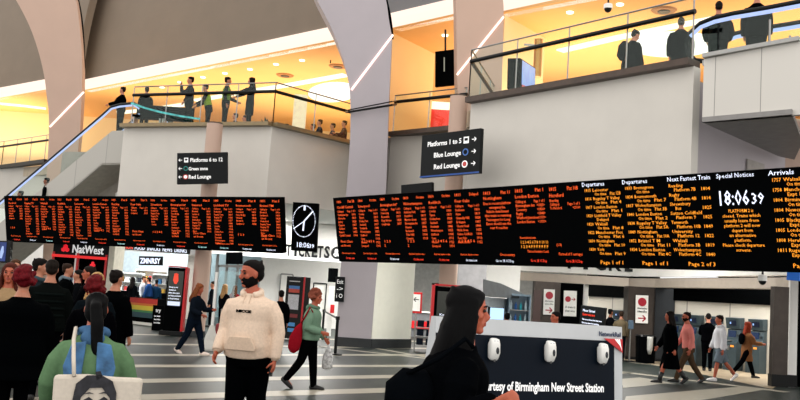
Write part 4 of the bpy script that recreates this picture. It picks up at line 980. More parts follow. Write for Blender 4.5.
mb = MB(); mb.box(gx(331, 33) + V((0, 0, .9)), (.16, .16, 1.8)); mb.build('post', M['white'], t, bevel=.02)
mb = MB(); mb.box(gx(333, 32.8) + V((0, 0, 1.0)), (.14, .1, .3)); mb.build('red_box', M['red'], t)
# queue posts with belts
def qpost(px, py, label):
    p = atZ(px, py, 0); t = thing('barrier_post', label, 'barrier post', p, group=None)
    mb = MB(); mb.loft([p, p + V((0, 0, .03)), p + V((0, 0, .05))], [.18, .18, .05], n=20); mb.build('base', M['dark'], t)
    mb = MB(); mb.tube([p + V((0, 0, .05)), p + V((0, 0, .93))], .04); mb.build('pole', M['dark'], t)
    mb = MB(); mb.tube([p + V((0, 0, .9)), p + V((0, 0, .99))], .055); mb.build('belt_head', M['dark'], t)
    return p
qa = qpost(335, 355, 'black queue post just right of the woman in green'); qb = qpost(322, 338, 'black queue post farther back behind the woman in green'); 
for i, (x, y) in enumerate([(qa, qb)]):
    mb = MB(); mb.bar(x + V((0, 0, .93)), y + V((0, 0, .93)), .01, .05); tag(mb.build('queue_belt', M['dark']), 'black belt stretched between the two queue posts', 'belt')
# white signpost near the bearded man
p = atZ(210, 350, 0); t = thing('white_stand', 'pale flared stand on the floor left of the bearded man', 'stand', p)
mb = MB(); mb.loft([p + V((0, 0, z)) for z in (0, .04, .35, .6)], [(.26, .2), (.26, .2), (.14, .12), (.05, .05)], n=14, power=3); mb.build('base', mat('pale grey plastic', 'c4c2ba', .5), t)
mb = MB(); mb.tube([p + V((0, 0, .55)), p + V((0, 0, 1.9))], .035); mb.build('pole', M['white'], t)
mb = MB(); p2_ = atZ(222, 345, 0); t = thing('red_case', 'small red suitcase standing behind the bearded man', 'suitcase', p2_)
mb.box(p2_ + V((0, 0, .32)), (.4, .24, .5)); mb.build('shell', mat('suitcase red', '7c1218', .4), t, bevel=.05)
for sx in (-.15, .15):
    mb = MB(); mb.ell(p2_ + V((sx, 0, .035)), (.035, .03, .035), 10, 6); mb.build('wheel', M['dark'], t)
mb = MB(); mb.tube([p2_ + V((-.1, 0, .56)), p2_ + V((-.1, 0, .95)), p2_ + V((.1, 0, .95)), p2_ + V((.1, 0, .56))], .012); mb.build('handle', M['steel'], t)
# through the gap right of the cream wall
t, tl, u, v, W, hh, F = panel('arrow_sign', [(412, 292), (422.5, 292.5), (421.5, 314), (411.5, 313)], (34, 34), 'pale sign with black left arrow in a red frame right of the cream wall', 'sign', M['red'], .06)
mb = MB(); mb.box((W * .45, -hh * .5, .004), (W * .74, hh * .8, .01)); mb.xf(F); mb.build('face', M['white'], t); arrow(t, F @ Matrix.Translation((0, 0, .012)), W * .45, hh * .35, W * .5, -1, M['hdr'])
mb = MB(); mb.tube([V((tl.x + W / 2, 34.05, tl.z - hh)), V((tl.x + W / 2, 34.05, 0))], .03); mb.build('pole', M['steel'], t)
t = thing('leaflet_rack', 'steel leaflet rack right of the cream wall', 'rack', atZ(424, 352, 0)); p = atZ(424, 352, 0)
for sx in (-.3, .3):
    for sy in (0, .3):
        mb = MB(); mb.bar(p + V((sx, sy, 0)), p + V((sx, sy, 1.0)), .03, .03, up=V((0, 1, 0))); mb.build('leg', M['steel'], t)
for z in (.18, .45, .72):
    mb = MB(); mb.box(p + V((0, .15, z)), (.6, .3, .02)); mb.build('shelf', M['steel'], t)
    for k in (-.15, .13):
        mb = MB(); mb.box(p + V((k, .05, z + .12)), (.2, .04, .2)); tag(mb.build('leaflet_box', M['navy']), 'dark leaflet holder in the steel rack', 'leaflet holder', 'leaflet holders in the rack')
t = thing('checkout_desk', 'grey service desk far behind the leaflet rack', 'desk', gx(425, 38))
mb = MB(); mb.box(gx(427, 38) + V((0, 0, .5)), (1.6, .6, 1.0)); mb.build('desk_body', mat('service desk grey', '6a6c70', .5), t)
mb = MB(); mb.box(gx(427, 38) + V((0, 0, 1.03)), (1.7, .7, .05)); mb.build('desk_top', M['white'], t)
mb = MB(); mb.box(gx(427, 37.65) + V((0, 0, .5)), (1.2, .02, .3)); mb.build('red_panel', M['red'], t)
t, *_ = panel('dark_monitor', [(432, 283), (440, 283), (440, 290), (432, 290)], (36, 36), 'small dark monitor high behind the leaflet rack', 'monitor', M['blk'])

# ------------------------------------------------------------------ upper level furniture
t, tl, u, v, W, hh, F = panel('upper_screen', [(520.5, 58), (535.5, 68), (534, 92.5), (519.5, 88)], (23.6, 25.6), 'upright black totem screen showing blue behind the right glass', 'screen', M['blk'], .35)
mb = MB(); mb.box((W * .52, -hh * .44, .003), (W * .86, hh * .8, .006)); mb.xf(F); mb.build('screen', mat('blue sky advert', '4f86c8', .3, var=.5, scale=4, emit='6aa0e0', estr=.8), t)
mb = MB(); mb.box((W * .52, -hh * .88, .003), (W * .8, hh * .12, .006)); mb.xf(F); mb.build('screen_footer', emis('red white strip', 'e06868', .9), t)
t, tl, u, v, W, hh, F = panel('hanging_screen', [(435, 51.5), (455, 49), (454, 84.5), (433, 87)], (29.5, 29.2), 'large dark hanging screen seen between the two middle ribs', 'screen', M['blk'], .12)
mb = MB(); mb.box((W * .5, .35, -.05), (.05, .75, .05)); mb.xf(F); mb.build('hanger', M['dark'], t)
mb = MB(); mb.box((W * .47, -hh * .4, .004), (W * .05, hh * .4, .004)); mb.xf(F); mb.build('reflection_label', emis('pale screen line', 'c8c4b0', .6), t)  # glowing streak imitating a reflection on the dark screen
a_ = atY(427, 106, 36); b_ = atY(456, 105, 36)
mb = MB(); mb.box(((a_.x + b_.x) / 2 + .4, 36.2, 8.1), (b_.x - a_.x + .9, .3, 2.8)); tag(mb.build('red_shopfront', mat('red shop panel', 'c82a22', .4, emit='e03020', estr=.35)), 'red lit shopfront seen through the glass between the middle ribs', 'shopfront')
mb = MB(); mb.box(((a_.x + b_.x) / 2 + .4, 35.9, 9.4), (b_.x - a_.x + .9, .1, .3)); tag(mb.build('shopfront_light', emis('warm shop light', 'fff0d0', 1.6)), 'white light bar across the top of the red shopfront', 'light')
# wall lamp
p = atY(538, 55, 27.5); t = thing('wall_lamp', 'brass vertical wall lamp beside the upright screen', 'lamp', p)
mb = MB(); mb.tube([p + V((0, 0, -.7)), p + V((0, 0, .5))], .13, 14); mb.build('brass_tube', mat('brass', 'b88a48', .3, metal=.8), t, smooth=False)
mb = MB(); mb.box(p + V((-.25, 0, .3)), (.4, .06, .06)); mb.build('bracket', M['steel'], t)
# ceiling discs and ceiling light lines
def oval(px, py, rx, ry, label, rot=0):
    p = atZ(px, py, ZC); mb = MB(); mb.loft([p + V((0, 0, -.06)), p + V((0, 0, .0))], [(rx, ry)] * 2, (math.cos(rot), math.sin(rot), 0), 40)
    tag(mb.build('ceiling_disc_light', emis('oval light', 'fffaf0', 1.5)), label, 'light')
oval(333, 92, 1.1, 2.2, 'large oval ceiling light left of the centre rib', .3)
oval(672, 44, 1.5, 1.5, 'large oval ceiling light behind the upper right people', .9)
def lline(pts, w_, label):
    P = [atZ(x, y, ZC) - V((0, 0, .04)) for x, y in pts]; mb = MB()
    for a, b in zip(P, P[1:]): mb.bar(a, b, w_, .05)
    tag(mb.build('ceiling_light_line', emis('warm white light line', 'fff0d8', 1.7)), label, 'light')
lline([(195, 100), (240, 92), (290, 84), (346, 74)], .45, 'broad curved light line on the amber ceiling over the left crowd')
lline([(120, 112), (150, 109), (190, 103)], .5, 'faint light line on the amber ceiling above the escalator head')
lline([(560, 50), (620, 36), (690, 22), (800, 2)], .4, 'broad light line on the amber ceiling behind the right glass')
lline([(0, 103), (22, 105), (46, 108)], .5, 'curved light line on the ceiling at the far left')
for px, py in [(203, 77), (225, 73), (250, 69), (276, 64), (302, 60), (180, 82), (162, 87), (445, 35), (570, 12), (620, 4), (642, 22)]:
    p = atZ(px, py, ZC); mb = MB(); mb.loft([p + V((0, 0, -.04)), p], [.11, .12], n=14)
    tag(mb.build('downlight', emis('downlight glow', 'fff6e0', 3)), 'small round downlight in the amber ceiling', 'light', 'downlights in the upper ceiling')
for px, py, lb in [(285, 75, 'round brass ceiling vent above the left balustrade'), (338, 66, 'round brass ceiling vent beside the centre rib'), (664, 10, 'round brass ceiling vent above the right balcony')]:
    p = atZ(px, py, ZC); t = thing('ceiling_vent', lb, 'vent', p); mb = MB(); mb.loft([p + V((0, 0, -.05)), p], [.34, .4], n=24); mb.build('outer_ring', mat('copper vent', 'a06a30', .5), t)
    mb = MB(); mb.loft([p + V((0, 0, -.08)), p + V((0, 0, -.05))], [.18, .2], n=24); mb.build('inner_cone', M['brown'], t)
# menu panel seen through left glass, and police style tape
mb = MB(); p = atY(300, 110, 34); mb.box((p.x, 34, 7.9), (.5, .1, 2.3)); tag(mb.build('menu_board', mat('pale menu board', 'f0e2c0', .5, emit='fff0d0', estr=.3)), 'tall pale menu board standing behind the left balustrade', 'board')
tp = [atY(x, y, 29.2) for x, y in [(131, 103), (145, 108), (160, 112), (180, 116), (200, 119)]]
mb = MB()
for a, b in zip(tp, tp[1:]): mb.bar(a, b, .012, .06, up=V((0, 0, 1)))
tag(mb.build('barrier_tape', mat('cyan barrier tape', '50b8b8', .4, var=.5, scale=9, emit='40a0a0', estr=.25)), 'cyan barrier tape sagging behind the left balustrade glass', 'tape')
for px, lb in [(150, 'dark wheelchair shaped trolley behind the left end of the tape'), (176, 'low dark bench behind the tape')]:
    p = atY(px, 120, 30.6); p.z = ZF; t = thing('low_seat', lb, 'bench', p)
    mb = MB(); mb.box(p + V((0, 0, .45)), (1.1, .5, .08)); mb.build('seat', M['blk'], t)
    mb = MB(); mb.box(p + V((0, .22, .72)), (1.1, .06, .4)); mb.build('backrest', M['blk'], t)
    for sx in (-.5, .5):
        mb = MB(); mb.box(p + V((sx, 0, .21)), (.05, .45, .4)); mb.build('leg', M['steel'], t)
p = atY(286, 120, 29.3); p.z = ZF + .02; 

# ================================================================== people
rad = math.radians
def fab(name, col, rough=.9, var=.07, scale=45): return mat(name, col, rough, var=var, scale=scale, bump=.08, spec=.01)
SKIN = dict(l=mat('warm skin', 'b8785c', .5, var=.06, scale=20), r=mat('ruddy skin', 'b0583c', .5, var=.08, scale=20), d=mat('brown skin', '8a5238', .5, var=.06, scale=20))
def hand_mesh(mb, w, d, nrm, sidev, s, curl=.5, detail=True):
    """palm and five fingers; d along the hand, nrm towards the palm side, sidev towards the thumb"""
    d, nrm, sidev = V(d).normalized(), V(nrm).normalized(), V(sidev).normalized()
    mb.loft([w - d * .01 * s, w + d * .02 * s, w + d * .055 * s, w + d * .085 * s], [(.024 * s, .020 * s), (.032 * s, .018 * s), (.038 * s, .017 * s), (.034 * s, .013 * s)], sidev, 10)
    for i, (off, ln) in enumerate([(.028, .070), (.009, .080), (-.010, .074), (-.028, .058)]):
        b = w + d * .078 * s + sidev * off * s; a = 0; pts = [b - d * .02 * s]; p = b
        for k in range(3):
            pts.append(p); a += curl * (1.0 if k else .6) * 1.15
            p = p + (d * math.cos(a) + nrm * math.sin(a)) * ln * s * (.42, .32, .26)[k]
        pts.append(p)
        mb.loft(pts, [.0095 * s, .0095 * s, .009 * s, .008 * s, .0065 * s], sidev, 8)
    b = w + d * .025 * s + sidev * .028 * s
    t1 = b + (d * .5 + sidev * .75 + nrm * .35).normalized() * .035 * s; t2 = t1 + (d * .9 + sidev * .25 + nrm * .5 * (1 + curl)).normalized() * .032 * s
    t3 = t2 + (d * .8 + nrm * .6 * (1 + curl) - sidev * .2).normalized() * .024 * s
    mb.loft([b - sidev * .015 * s, t1, t2, t3], [.015 * s, .012 * s, .0105 * s, .008 * s], nrm, 8)
class P: pass
def person(loc, face, H, label, skin='l', hair=('short', '141010'), top=None, legs=None, shoes='121212', stride=(0, 0, 0, 0), lean=0, arms=((5, 8, 12, 0), (5, 8, 12, 0)),
           yaw=0, nod=0, bulk=1.0, vox=.016, group=None, beard=None, face_detail=False, curl=.45, shoe_sole=None, female=False, headtilt=0, hand_n=None, hsc=1.0):
    """stride = (hip angle L, knee bend L, hip angle R, knee bend R); arms = ((fwd, out, elbow, fore_out) L, R)"""
    top = top or dict(); legs = legs or dict()
    R = P(); s = H / 1.75; k = H
    loc = V(loc)
    t = thing('person', label, 'person', loc, rad(face), group)
    z_hip = .50 * k; lt, ls_ = .235 * k, .225 * k
    sides = {1: 0, -1: 2}
    foot = {}
    for sd in (1, -1):
        a, kb = rad(stride[sides[sd]]), rad(stride[sides[sd] + 1])
        hip = V((0, sd * .05 * k, 0)); kn = hip + V((math.sin(a), 0, -math.cos(a))) * lt
        b = a - kb; an = kn + V((math.sin(b), 0, -math.cos(b))) * ls_
        foot[sd] = [hip, kn, an, b]
    low = min(foot[1][2].z, foot[-1][2].z) - .042 * k
    dz = V((0, 0, -low)); PL = dz + V((0, 0, .02 * k))
    for sd in (1, -1):
        for i in range(3): foot[sd][i] = foot[sd][i] + dz
    la = rad(lean)
    def T(x, y, z):  # z measured in standing heights; above the pelvis leans
        q = V((x, y, z * k - .52 * k)); q = V((q.x * math.cos(la) + q.z * math.sin(la), q.y, -q.x * math.sin(la) + q.z * math.cos(la)))
        return PL + q
    sw = .104 * k * (1 + .5 * (bulk - 1)) * (.93 if female else 1)
    arm = {}
    for sd, i in ((1, 0), (-1, 1)):
        a, o, e, fo = [rad(v_) for v_ in arms[i]]
        sh = T(0, sd * sw, .785); el = sh + V((math.sin(a) * math.cos(o), sd * math.sin(o), -math.cos(a) * math.cos(o))) * .165 * k
        a2 = a + e; fd = V((math.sin(a2) * math.cos(fo), sd * math.sin(fo), -math.cos(a2) * math.cos(fo))); wr = el + fd * .15 * k
        arm[sd] = (sh, el, wr, fd)
    R.t, R.T, R.arm, R.foot, R.k, R.PL = t, T, arm, foot, k, PL
    def torso(mb, g, z0, z1=.835, flare=0, belly=0):
        sec = [(.44, .088, .068), (.50, .096, .072), (.56, .092, .068), (.62, .084, .062), (.68, .088, .064), (.735, .096, .066), (.77, .094, .060), (.795, .080, .052), (.815, .060, .046), (.835, .042, .040), (.865, .033, .035)]
        cs, rs = [], []
        if z0 < .44:
            n_ = 3
            for i in range(n_):
                f_ = i / n_; z = z0 + (.44 - z0) * f_; cs.append(T(0, 0, z) if z > .52 else V((0, 0, PL.z + (z - .52) * k)))
                rs.append(((.088 + flare * (1 - f_)) * k * bulk + g, (.072 + flare * .8 * (1 - f_)) * k * bulk + g))
        for z, a_, b_ in sec:
            if z < z0 - 1e-6 or z > z1 + 1e-6: continue
            bl_ = bulk if z < .8 else 1 + (bulk - 1) * .35
            bf = belly * math.exp(-((z - .58) / .08) ** 2)
            c = T(bf * .6 * k, 0, z); g_ = g if z < .76 else g * max(.25, 1 - (z - .76) / .07)
            cs.append(c); rs.append((a_ * k * bl_ * (.95 if female and z > .7 else 1) + g_, b_ * k * bl_ + g_ + bf * k))
        mb.loft(cs, rs, (0, 1, 0), 20)
    # body: one continuous surface
    mb = MB(); torso(mb, -.006, .44, .865)
    head_base = T(.004 * k, 0, .845)
    for sd in (1, -1):
        h_, kn, an, b = foot[sd]
        mb.loft([h_ + V((0, 0, .02 * k)), h_ + (kn - h_) * .3, kn + (h_ - kn) * .1, kn + (an - kn) * .1, kn + (an - kn) * .35, an], [.05 * k, .047 * k, .032 * k, .030 * k, .032 * k, .020 * k], (0, 1, 0), 10)
        fdv = V((math.cos(b) if b < 0 else 1, 0, math.sin(b) if b < 0 else 0)).normalized()
        mb.loft([an - fdv * .02 * k, an + fdv * .04 * k - V((0, 0, .015 * k)), an + fdv * .08 * k - V((0, 0, .022 * k))], [.018 * k, .017 * k, .010 * k], (0, 1, 0), 8)
        sh, el, wr, fd = arm[sd]
        mb.loft([sh - V((0, sd * .03 * k, .022 * k)), sh - V((0, sd * .01 * k, .028 * k)), sh + (el - sh) * .4, el, el + (wr - el) * .3, wr], [.014 * k, .019 * k, .022 * k, .020 * k, .020 * k, .0145 * k], (0, 1, 0), 10)
        n_ = V((0, -sd, 0)) if hand_n is None else V(hand_n[0 if sd == 1 else 1])
        n_ = (n_ - fd * n_.dot(fd)).normalized(); sv = fd.cross(n_) * sd
        if sv.x < 0 and abs(fd.z) > .6: sv = -sv
        hand_mesh(mb, wr, fd, n_, sv, s, curl)
    # head
    hh = .13 * k
    HM = Matrix.Translation(T(.006 * k, 0, .866)) @ Matrix.Rotation(rad(yaw), 4, 'Z') @ Matrix.Rotation(rad(nod) + la * .4, 4, 'Y') @ Matrix.Rotation(rad(headtilt), 4, 'X') @ Matrix.Scale(hsc, 4)
    R.HM, R.hh = HM, hh
    hb = MB()
    hb.loft([(x * k, 0, z * hh) for z, x in ((0, .022), (.06, .018), (.16, .013), (.3, .008), (.45, .003), (.6, .0), (.75, -.003), (.88, -.005), (.97, -.006), (1, -.006))],
            [(a_ * k, b_ * k) for a_, b_ in ((.014, .014), (.022, .026), (.030, .036), (.036, .043), (.040, .049), (.042, .053), (.041, .053), (.033, .044), (.018, .025), (.006, .008))], (0, 1, 0), 20)
    hb.loft([(.045 * k, 0, .62 * hh), (.056 * k, 0, .5 * hh), (.066 * k, 0, .40 * hh), (.060 * k, 0, .345 * hh), (.046 * k, 0, .34 * hh)], [(.004 * k, .004 * k), (.006 * k, .006 * k), (.0095 * k, .008 * k), (.009 * k, .006 * k), (.005 * k, .004 * k)], (0, 1, 0), 8)
    hb.ell((.044 * k, 0, .635 * hh), (.014 * k, .028 * k, .008 * k), 12, 6)
    hb.ell((.049 * k, 0, .235 * hh), (.010 * k, .015 * k, .009 * k), 10, 6); hb.ell((.042 * k, 0, .09 * hh), (.014 * k, .016 * k, .012 * k), 10, 6)
    for sd in (1, -1): hb.ell((-.002 * k, sd * .043 * k, .47 * hh), (.010 * k, .006 * k, .018 * k), 10, 6); hb.ell((.034 * k, sd * .022 * k, .42 * hh), (.014 * k, .013 * k, .014 * k), 8, 6)
    hb.xf(HM); b0 = len(mb.v); mb.v += hb.v; mb.f += [[i + b0 for i in f] for f in hb.f]; mb.mi += hb.mi
    mb.loft([T(-.004 * k, 0, .80), T(.0, 0, .84), HM @ V((.002 * k, 0, .12 * hh)), HM @ V((0, 0, .35 * hh))], [.042 * k, .031 * k, .031 * k, .032 * k], (0, 1, 0), 12)
    mb.build('body', SKIN[skin], t, local=True, voxel=min(vox, .008) if face_detail else vox)
    if face_detail:
        for sd in (1, -1):
            mb = MB(); mb.ell((.0475 * k, sd * .019 * k, .545 * hh), (.006 * k, .0085 * k, .0055 * k), 12, 8); mb.xf(HM); mb.build('eye', mat('eye dark', '1a1210', .2), t, local=True, smooth=True)
            mb = MB(); mb.loft([(.052 * k, sd * .008 * k, .63 * hh), (.053 * k, sd * .02 * k, .655 * hh), (.044 * k, sd * .032 * k, .635 * hh)], [.0025 * k, .0032 * k, .0018 * k], n=6); mb.xf(HM); mb.build('eyebrow', mat('hair ' + hair[1], hair[1], .7, spec=.1), t, local=True)
        if not beard:
          mb = MB(); mb.ell((.0565 * k, 0, .262 * hh), (.0035 * k, .013 * k, .0035 * k), 10, 6); mb.ell((.0565 * k, 0, .225 * hh), (.004 * k, .0115 * k, .004 * k), 10, 6); mb.xf(HM); mb.build('lips', mat('lip red', '9c4038', .4), t, local=True, smooth=True)
    # hair
    hs, hc = hair[0], hair[1]; hm = mat('hair ' + hc, hc, .6, var=.35, scale=40, bump=.4, spec=.08)
    if hs != 'bald':
        mb = MB(); big = 1.0 if hs in ('short', 'crop') else .96 if hs == 'pony' else 1.04
        cf = 1.0 if hs == 'crop' else 1.06
        mb.loft([(x_ * k, 0, z_ * hh) for z_, x_ in ((.76, -.012), (.82, -.005), (.90, -.004), (.98, -.006), (1.05, -.006))], [(.0435 * k * cf, .0555 * k * cf), (.0435 * k * cf, .0555 * k * cf), (.039 * k * cf, .050 * k * cf), (.029 * k * cf, .037 * k * cf), (.010 * k, .014 * k)], (0, 1, 0), 20)
        if hs == 'crop': mb.ell((-.014 * k, 0, .70 * hh), (.050 * k, .0455 * k, .33 * hh), 18, 10)
        else: mb.ell((-.010 * k, 0, .70 * hh), (.058 * k * big, .048 * k * big, .37 * hh * big), 18, 10)
        mb.ell((-.026 * k, 0, .48 * hh), (.036 * k * big, .043 * k * big, .3 * hh), 16, 8)
        if hs == 'pony': mb.ell((-.018 * k, 0, .45 * hh), (.042 * k, .047 * k, .42 * hh), 16, 8)
        if hs in ('long', 'verylong'):
            L_ = .16 if hs == 'long' else .24
            for sd in (1, -1): mb.loft([(.002 * k, sd * .038 * k, .78 * hh), (.004 * k, sd * .046 * k, .35 * hh), (-.004 * k, sd * .048 * k, -.35 * hh), (-.02 * k, sd * .036 * k, -L_ * k * .8)], [(.026 * k, .012 * k)] * 2 + [(.028 * k, .016 * k), (.012 * k, .008 * k)], (1, 0, 0), 10)
            mb.loft([(-.03 * k, 0, .7 * hh), (-.045 * k, 0, .2 * hh), (-.058 * k, 0, -.4 * hh), (-.075 * k, 0, -.8 * hh), (-.085 * k, 0, -L_ * k)], [(.045 * k, .025 * k), (.05 * k, .027 * k), (.052 * k, .032 * k), (.048 * k, .03 * k), (.02 * k, .01 * k)], (0, 1, 0), 14)
            q_ = random.Random(8)
            for i in range(26):
                th = PI * .5 + PI * (i + .5) / 26; x_, y_ = .052 * math.cos(th) * k, .050 * math.sin(th) * k
                e_ = -L_ * k * q_.uniform(.6, 1.12); w_ = q_.uniform(-.02, .02) * k
                mb.loft([(x_ * .9, y_ * .9, .55 * hh), (x_ * 1.05 + w_, y_ * 1.05, .1 * hh), (x_ * 1.08 - w_, y_ * 1.1 + w_, e_ * .5), (x_ * .95 + w_ - .01 * k, y_ * 1.05, e_)], [.010 * k, .011 * k, .010 * k, .004 * k], (1, 0, 0), 6)
        if hs == 'pony':
            mb.loft([(-.05 * k, 0, .75 * hh), (-.085 * k, 0, .62 * hh), (-.09 * k, -.012 * k, .1 * hh), (-.08 * k, -.020 * k, -.8 * hh), (-.07 * k, -.022 * k, -1.3 * hh)], [.02 * k, .024 * k, .027 * k, .022 * k, .006 * k], (0, 1, 0), 12)
        if hs == 'curly':
            q_ = random.Random(5)
            for i in range(46):
                th = q_.uniform(0, 2 * PI); ph = q_.uniform(-.5, 1.5)
                x, y, z = -.012 * k + .056 * k * math.cos(ph) * math.cos(th), .054 * k * math.cos(ph) * math.sin(th), .62 * hh + .07 * k * math.sin(ph)
                if x > .03 * k and z < .75 * hh: continue
                mb.ell((x * 1.08, y * 1.08, z), (.019 * k,) * 3, 8, 5)
        if hs == 'bun': mb.ell((-.06 * k, 0, .85 * hh), (.022 * k,) * 3, 10, 6)
        mb.xf(HM); mb.build('hair', hm, t, local=True, voxel=min(vox, .010), smooth=True)
    if beard:
        mb = MB(); mb.loft([(.024 * k, 0, -.03 * hh), (.020 * k, 0, .08 * hh), (.015 * k, 0, .2 * hh), (.009 * k, 0, .31 * hh), (.0 * k, 0, .42 * hh), (-.006 * k, 0, .52 * hh)], [(.016 * k, .020 * k), (.0290 * k, .0385 * k), (.0355 * k, .0425 * k), (.039 * k, .0425 * k), (.0415 * k, .034 * k), (.042 * k, .026 * k)], (0, 1, 0), 16)
        mb.ell((.054 * k, 0, .305 * hh), (.007 * k, .017 * k, .004 * k), 10, 6)
        mb.xf(HM); mb.build('beard', mat('hair ' + beard, beard, .8, spec=.1), t, local=True, voxel=min(vox, .009))
    # clothes
    if top:
        g = .010 * s + top.get('puff', 0); tm = fab('cloth ' + top['c'], top['c'])
        mb = MB(); torso(mb, g, top.get('hem', .47), .845, top.get('flare', 0), top.get('belly', 0))
        sl = top.get('sleeve', 1)
        for sd in (1, -1):
            sh, el, wr, fd = arm[sd]; ab = 1 + .3 * (bulk - 1); gg = g * .7 + .004
            pts = [T(0, sd * sw * .45, .782), sh + V((0, -sd * .006 * k, -.020 * k)), sh + (el - sh) * .45, el, el + (wr - el) * .45]
            rs = [.026 * k * ab, .030 * k * ab + gg * .6, .031 * k * ab + gg, .027 * k * ab + gg, .025 * k * ab + gg]
            if sl == 1: pts.append(wr - fd * .008 * k); rs.append(.019 * k * ab + gg)
            mb.loft(pts[:4] if sl == .5 else pts, rs[:4] if sl == .5 else rs, (0, 1, 0), 12)
        JK = R.top = mb.build('jacket' if top.get('kind') is None else top['kind'], tm, t, local=True, voxel=vox)
        if top.get('hood'):
            mb = MB(); hc_ = T(-.035 * k, 0, .84)
            pth = []
            for i in range(17):
                th = -PI * .35 + i * PI * 1.7 / 16
                pth.append(T(-.046 * k * math.sin(th) + .006 * k, .050 * k * math.cos(th), .836 + .012 * math.sin(th)))
            mb.tube(pth, .019 * k, 10)
            mb.ell(T(-.058 * k, 0, .815), (.026 * k, .05 * k, .036 * k), 12, 8)
            mb.build('hood', fab('cloth ' + top['hood'], top['hood']), JK, local=True, voxel=vox)
        if top.get('vest'):
            mb = MB(); torso(mb, g + .012, .52, .80); mb.build('vest', fab('hi vis', top['vest']), t, local=True, voxel=vox)
    if legs:
        lm = fab('cloth ' + legs['c'], legs['c']); g = .008 * s; lo = legs.get('loose', 1.0)
        if legs.get('kind') == 'skirt':
            pass
        else:
            mb = MB(); torso(mb, g * .4, .44, .60, 0, top.get('belly', 0) * .7 if top else 0); ed = legs.get('end', 1.0)
            for sd in (1, -1):
                h_, kn, an, b = foot[sd]
                pts = [h_ + V((0, 0, .03 * k)), h_ + (kn - h_) * .3, kn + (h_ - kn) * .06, kn + (an - kn) * .3, an + (an - kn) * .09]
                rs = [.055 * k * lo + g, .052 * k * lo + g, .038 * k * lo + g, .036 * k * lo + g, .027 * k * lo + g]
                if ed < 1: pts, rs = pts[:3], [rs[0], rs[1] * 1.02, rs[2] * 1.25]
                mb.loft(pts, rs, (0, 1, 0), 12)
            mb.build('shorts' if ed < 1 else 'trousers', lm, t, local=True, voxel=vox)
    sm = mat('shoe ' + shoes, shoes, .5, var=.1)
    for sd in (1, -1):
        h_, kn, an, b = foot[sd]; tip = min(0, b) if an.z > .06 * k else 0
        fv = V((math.cos(tip), 0, math.sin(tip))); uv_ = V((-math.sin(tip), 0, math.cos(tip)))
        q0 = an - uv_ * .022 * k
        mb = MB(); mb.loft([q0 - fv * .040 * k, q0 - fv * .025 * k, q0 + fv * .02 * k, q0 + fv * .07 * k - uv_ * .004 * k, q0 + fv * .105 * k - uv_ * .008 * k, q0 + fv * .118 * k - uv_ * .011 * k],
                           [(.014 * k, .016 * k), (.026 * k, .026 * k), (.028 * k, .029 * k), (.030 * k, .023 * k), (.025 * k, .016 * k), (.010 * k, .008 * k)], (0, 1, 0), 12, power=2.6)
        if legs and legs.get('boots'): mb.loft([an - (an - kn) * .0 - uv_ * .02 * k, an + (kn - an) * .2, an + (kn - an) * .48], [.030 * k, .032 * k, .036 * k], (0, 1, 0), 12)
        else: mb.loft([q0, an + (kn - an) * .04], [.026 * k, .026 * k], (0, 1, 0), 10)
        o = mb.build('shoe', sm, t, local=True, smooth=True)
    return R
def at_feet(px, D, z=0): p = atY(px, 300, D); return V((p.x, D, z))
def up_at(px, py, D): p = atY(px, py, D); return V((p.x, p.y, ZF))
BL = dict(c='030405'); 
def coat(c='030405', **k_): d = dict(c=c); d.update(k_); return d
# ---- the bearded man in the cream hoodie
R = person(at_feet(254, 9.35), 256, 1.85, 'bearded man in a cream hoodie and black trousers walking with a phone in his hand', 'r', ('crop', '0c0908'), coat('e2cab4', hem=.50, puff=.006, belly=.026, hood='e6cfba', kind='hoodie'),
           dict(c='020304', loose=1.35), '151515', (-6, 4, 10, 12), 5, ((0, 15, 10, 0), (2, 6, 36, 0)), yaw=-46, nod=4, bulk=1.42, vox=.011, beard='0c0807', face_detail=True, curl=.5, hsc=1.12)
t = R.t; k = R.k
hoodm = fab('hoodie seam cream', 'cbb39c')
mb = MB(); cs = [R.T(.132 * k, 0, z) for z in (.50, .53, .57, .60)]
mb.prism([R.T((.118 + .018) * k, y * 1.15 * k, z + .018) for y, z in ((-.075, .515), (.075, .515), (.080, .53), (.052, .59), (-.052, .59), (-.080, .53))], (.022, 0, 0)); mb.build('front_pocket', fab('cloth d6bda6', 'dcc3ac'), R.top, local=True, bevel=.008)
for sd in (1, -1):
    mb = MB(); mb.tube([R.T(.050 * k, sd * .016 * k, .825), R.T(.082 * k, sd * .018 * k, .79), R.T(.092 * k, sd * .016 * k, .735)], .0035, 6); mb.build('drawstring', hoodm, R.top, local=True)
    sh, el, wr, fd = R.arm[sd]; mb = MB(); mb.loft([wr - fd * .035, wr + fd * .004], [.043, .034], (0, 1, 0), 14); mb.build('cuff', hoodm, R.top, local=True, smooth=True)
FT = t.matrix_basis @ frame(R.T(.102 * k, -.048 * k, .735), (0, 1, 0), (0, 0, -1))
text('NICCE', .035, M['blk'], t, FT, 'chest_lettering', fit=.16, ex=.006, bold=.002)
sh, el, wr, fd = R.arm[1]; pp = t.matrix_basis @ (wr + fd * .085 + V((.012, -.018, 0)))
mb = MB(); mb.box(pp, (.075, .012, .15), rad(256)); tag(mb.build('phone', M['dark'], bevel=.004), 'black phone held low in the hand of the man in the cream hoodie', 'phone')
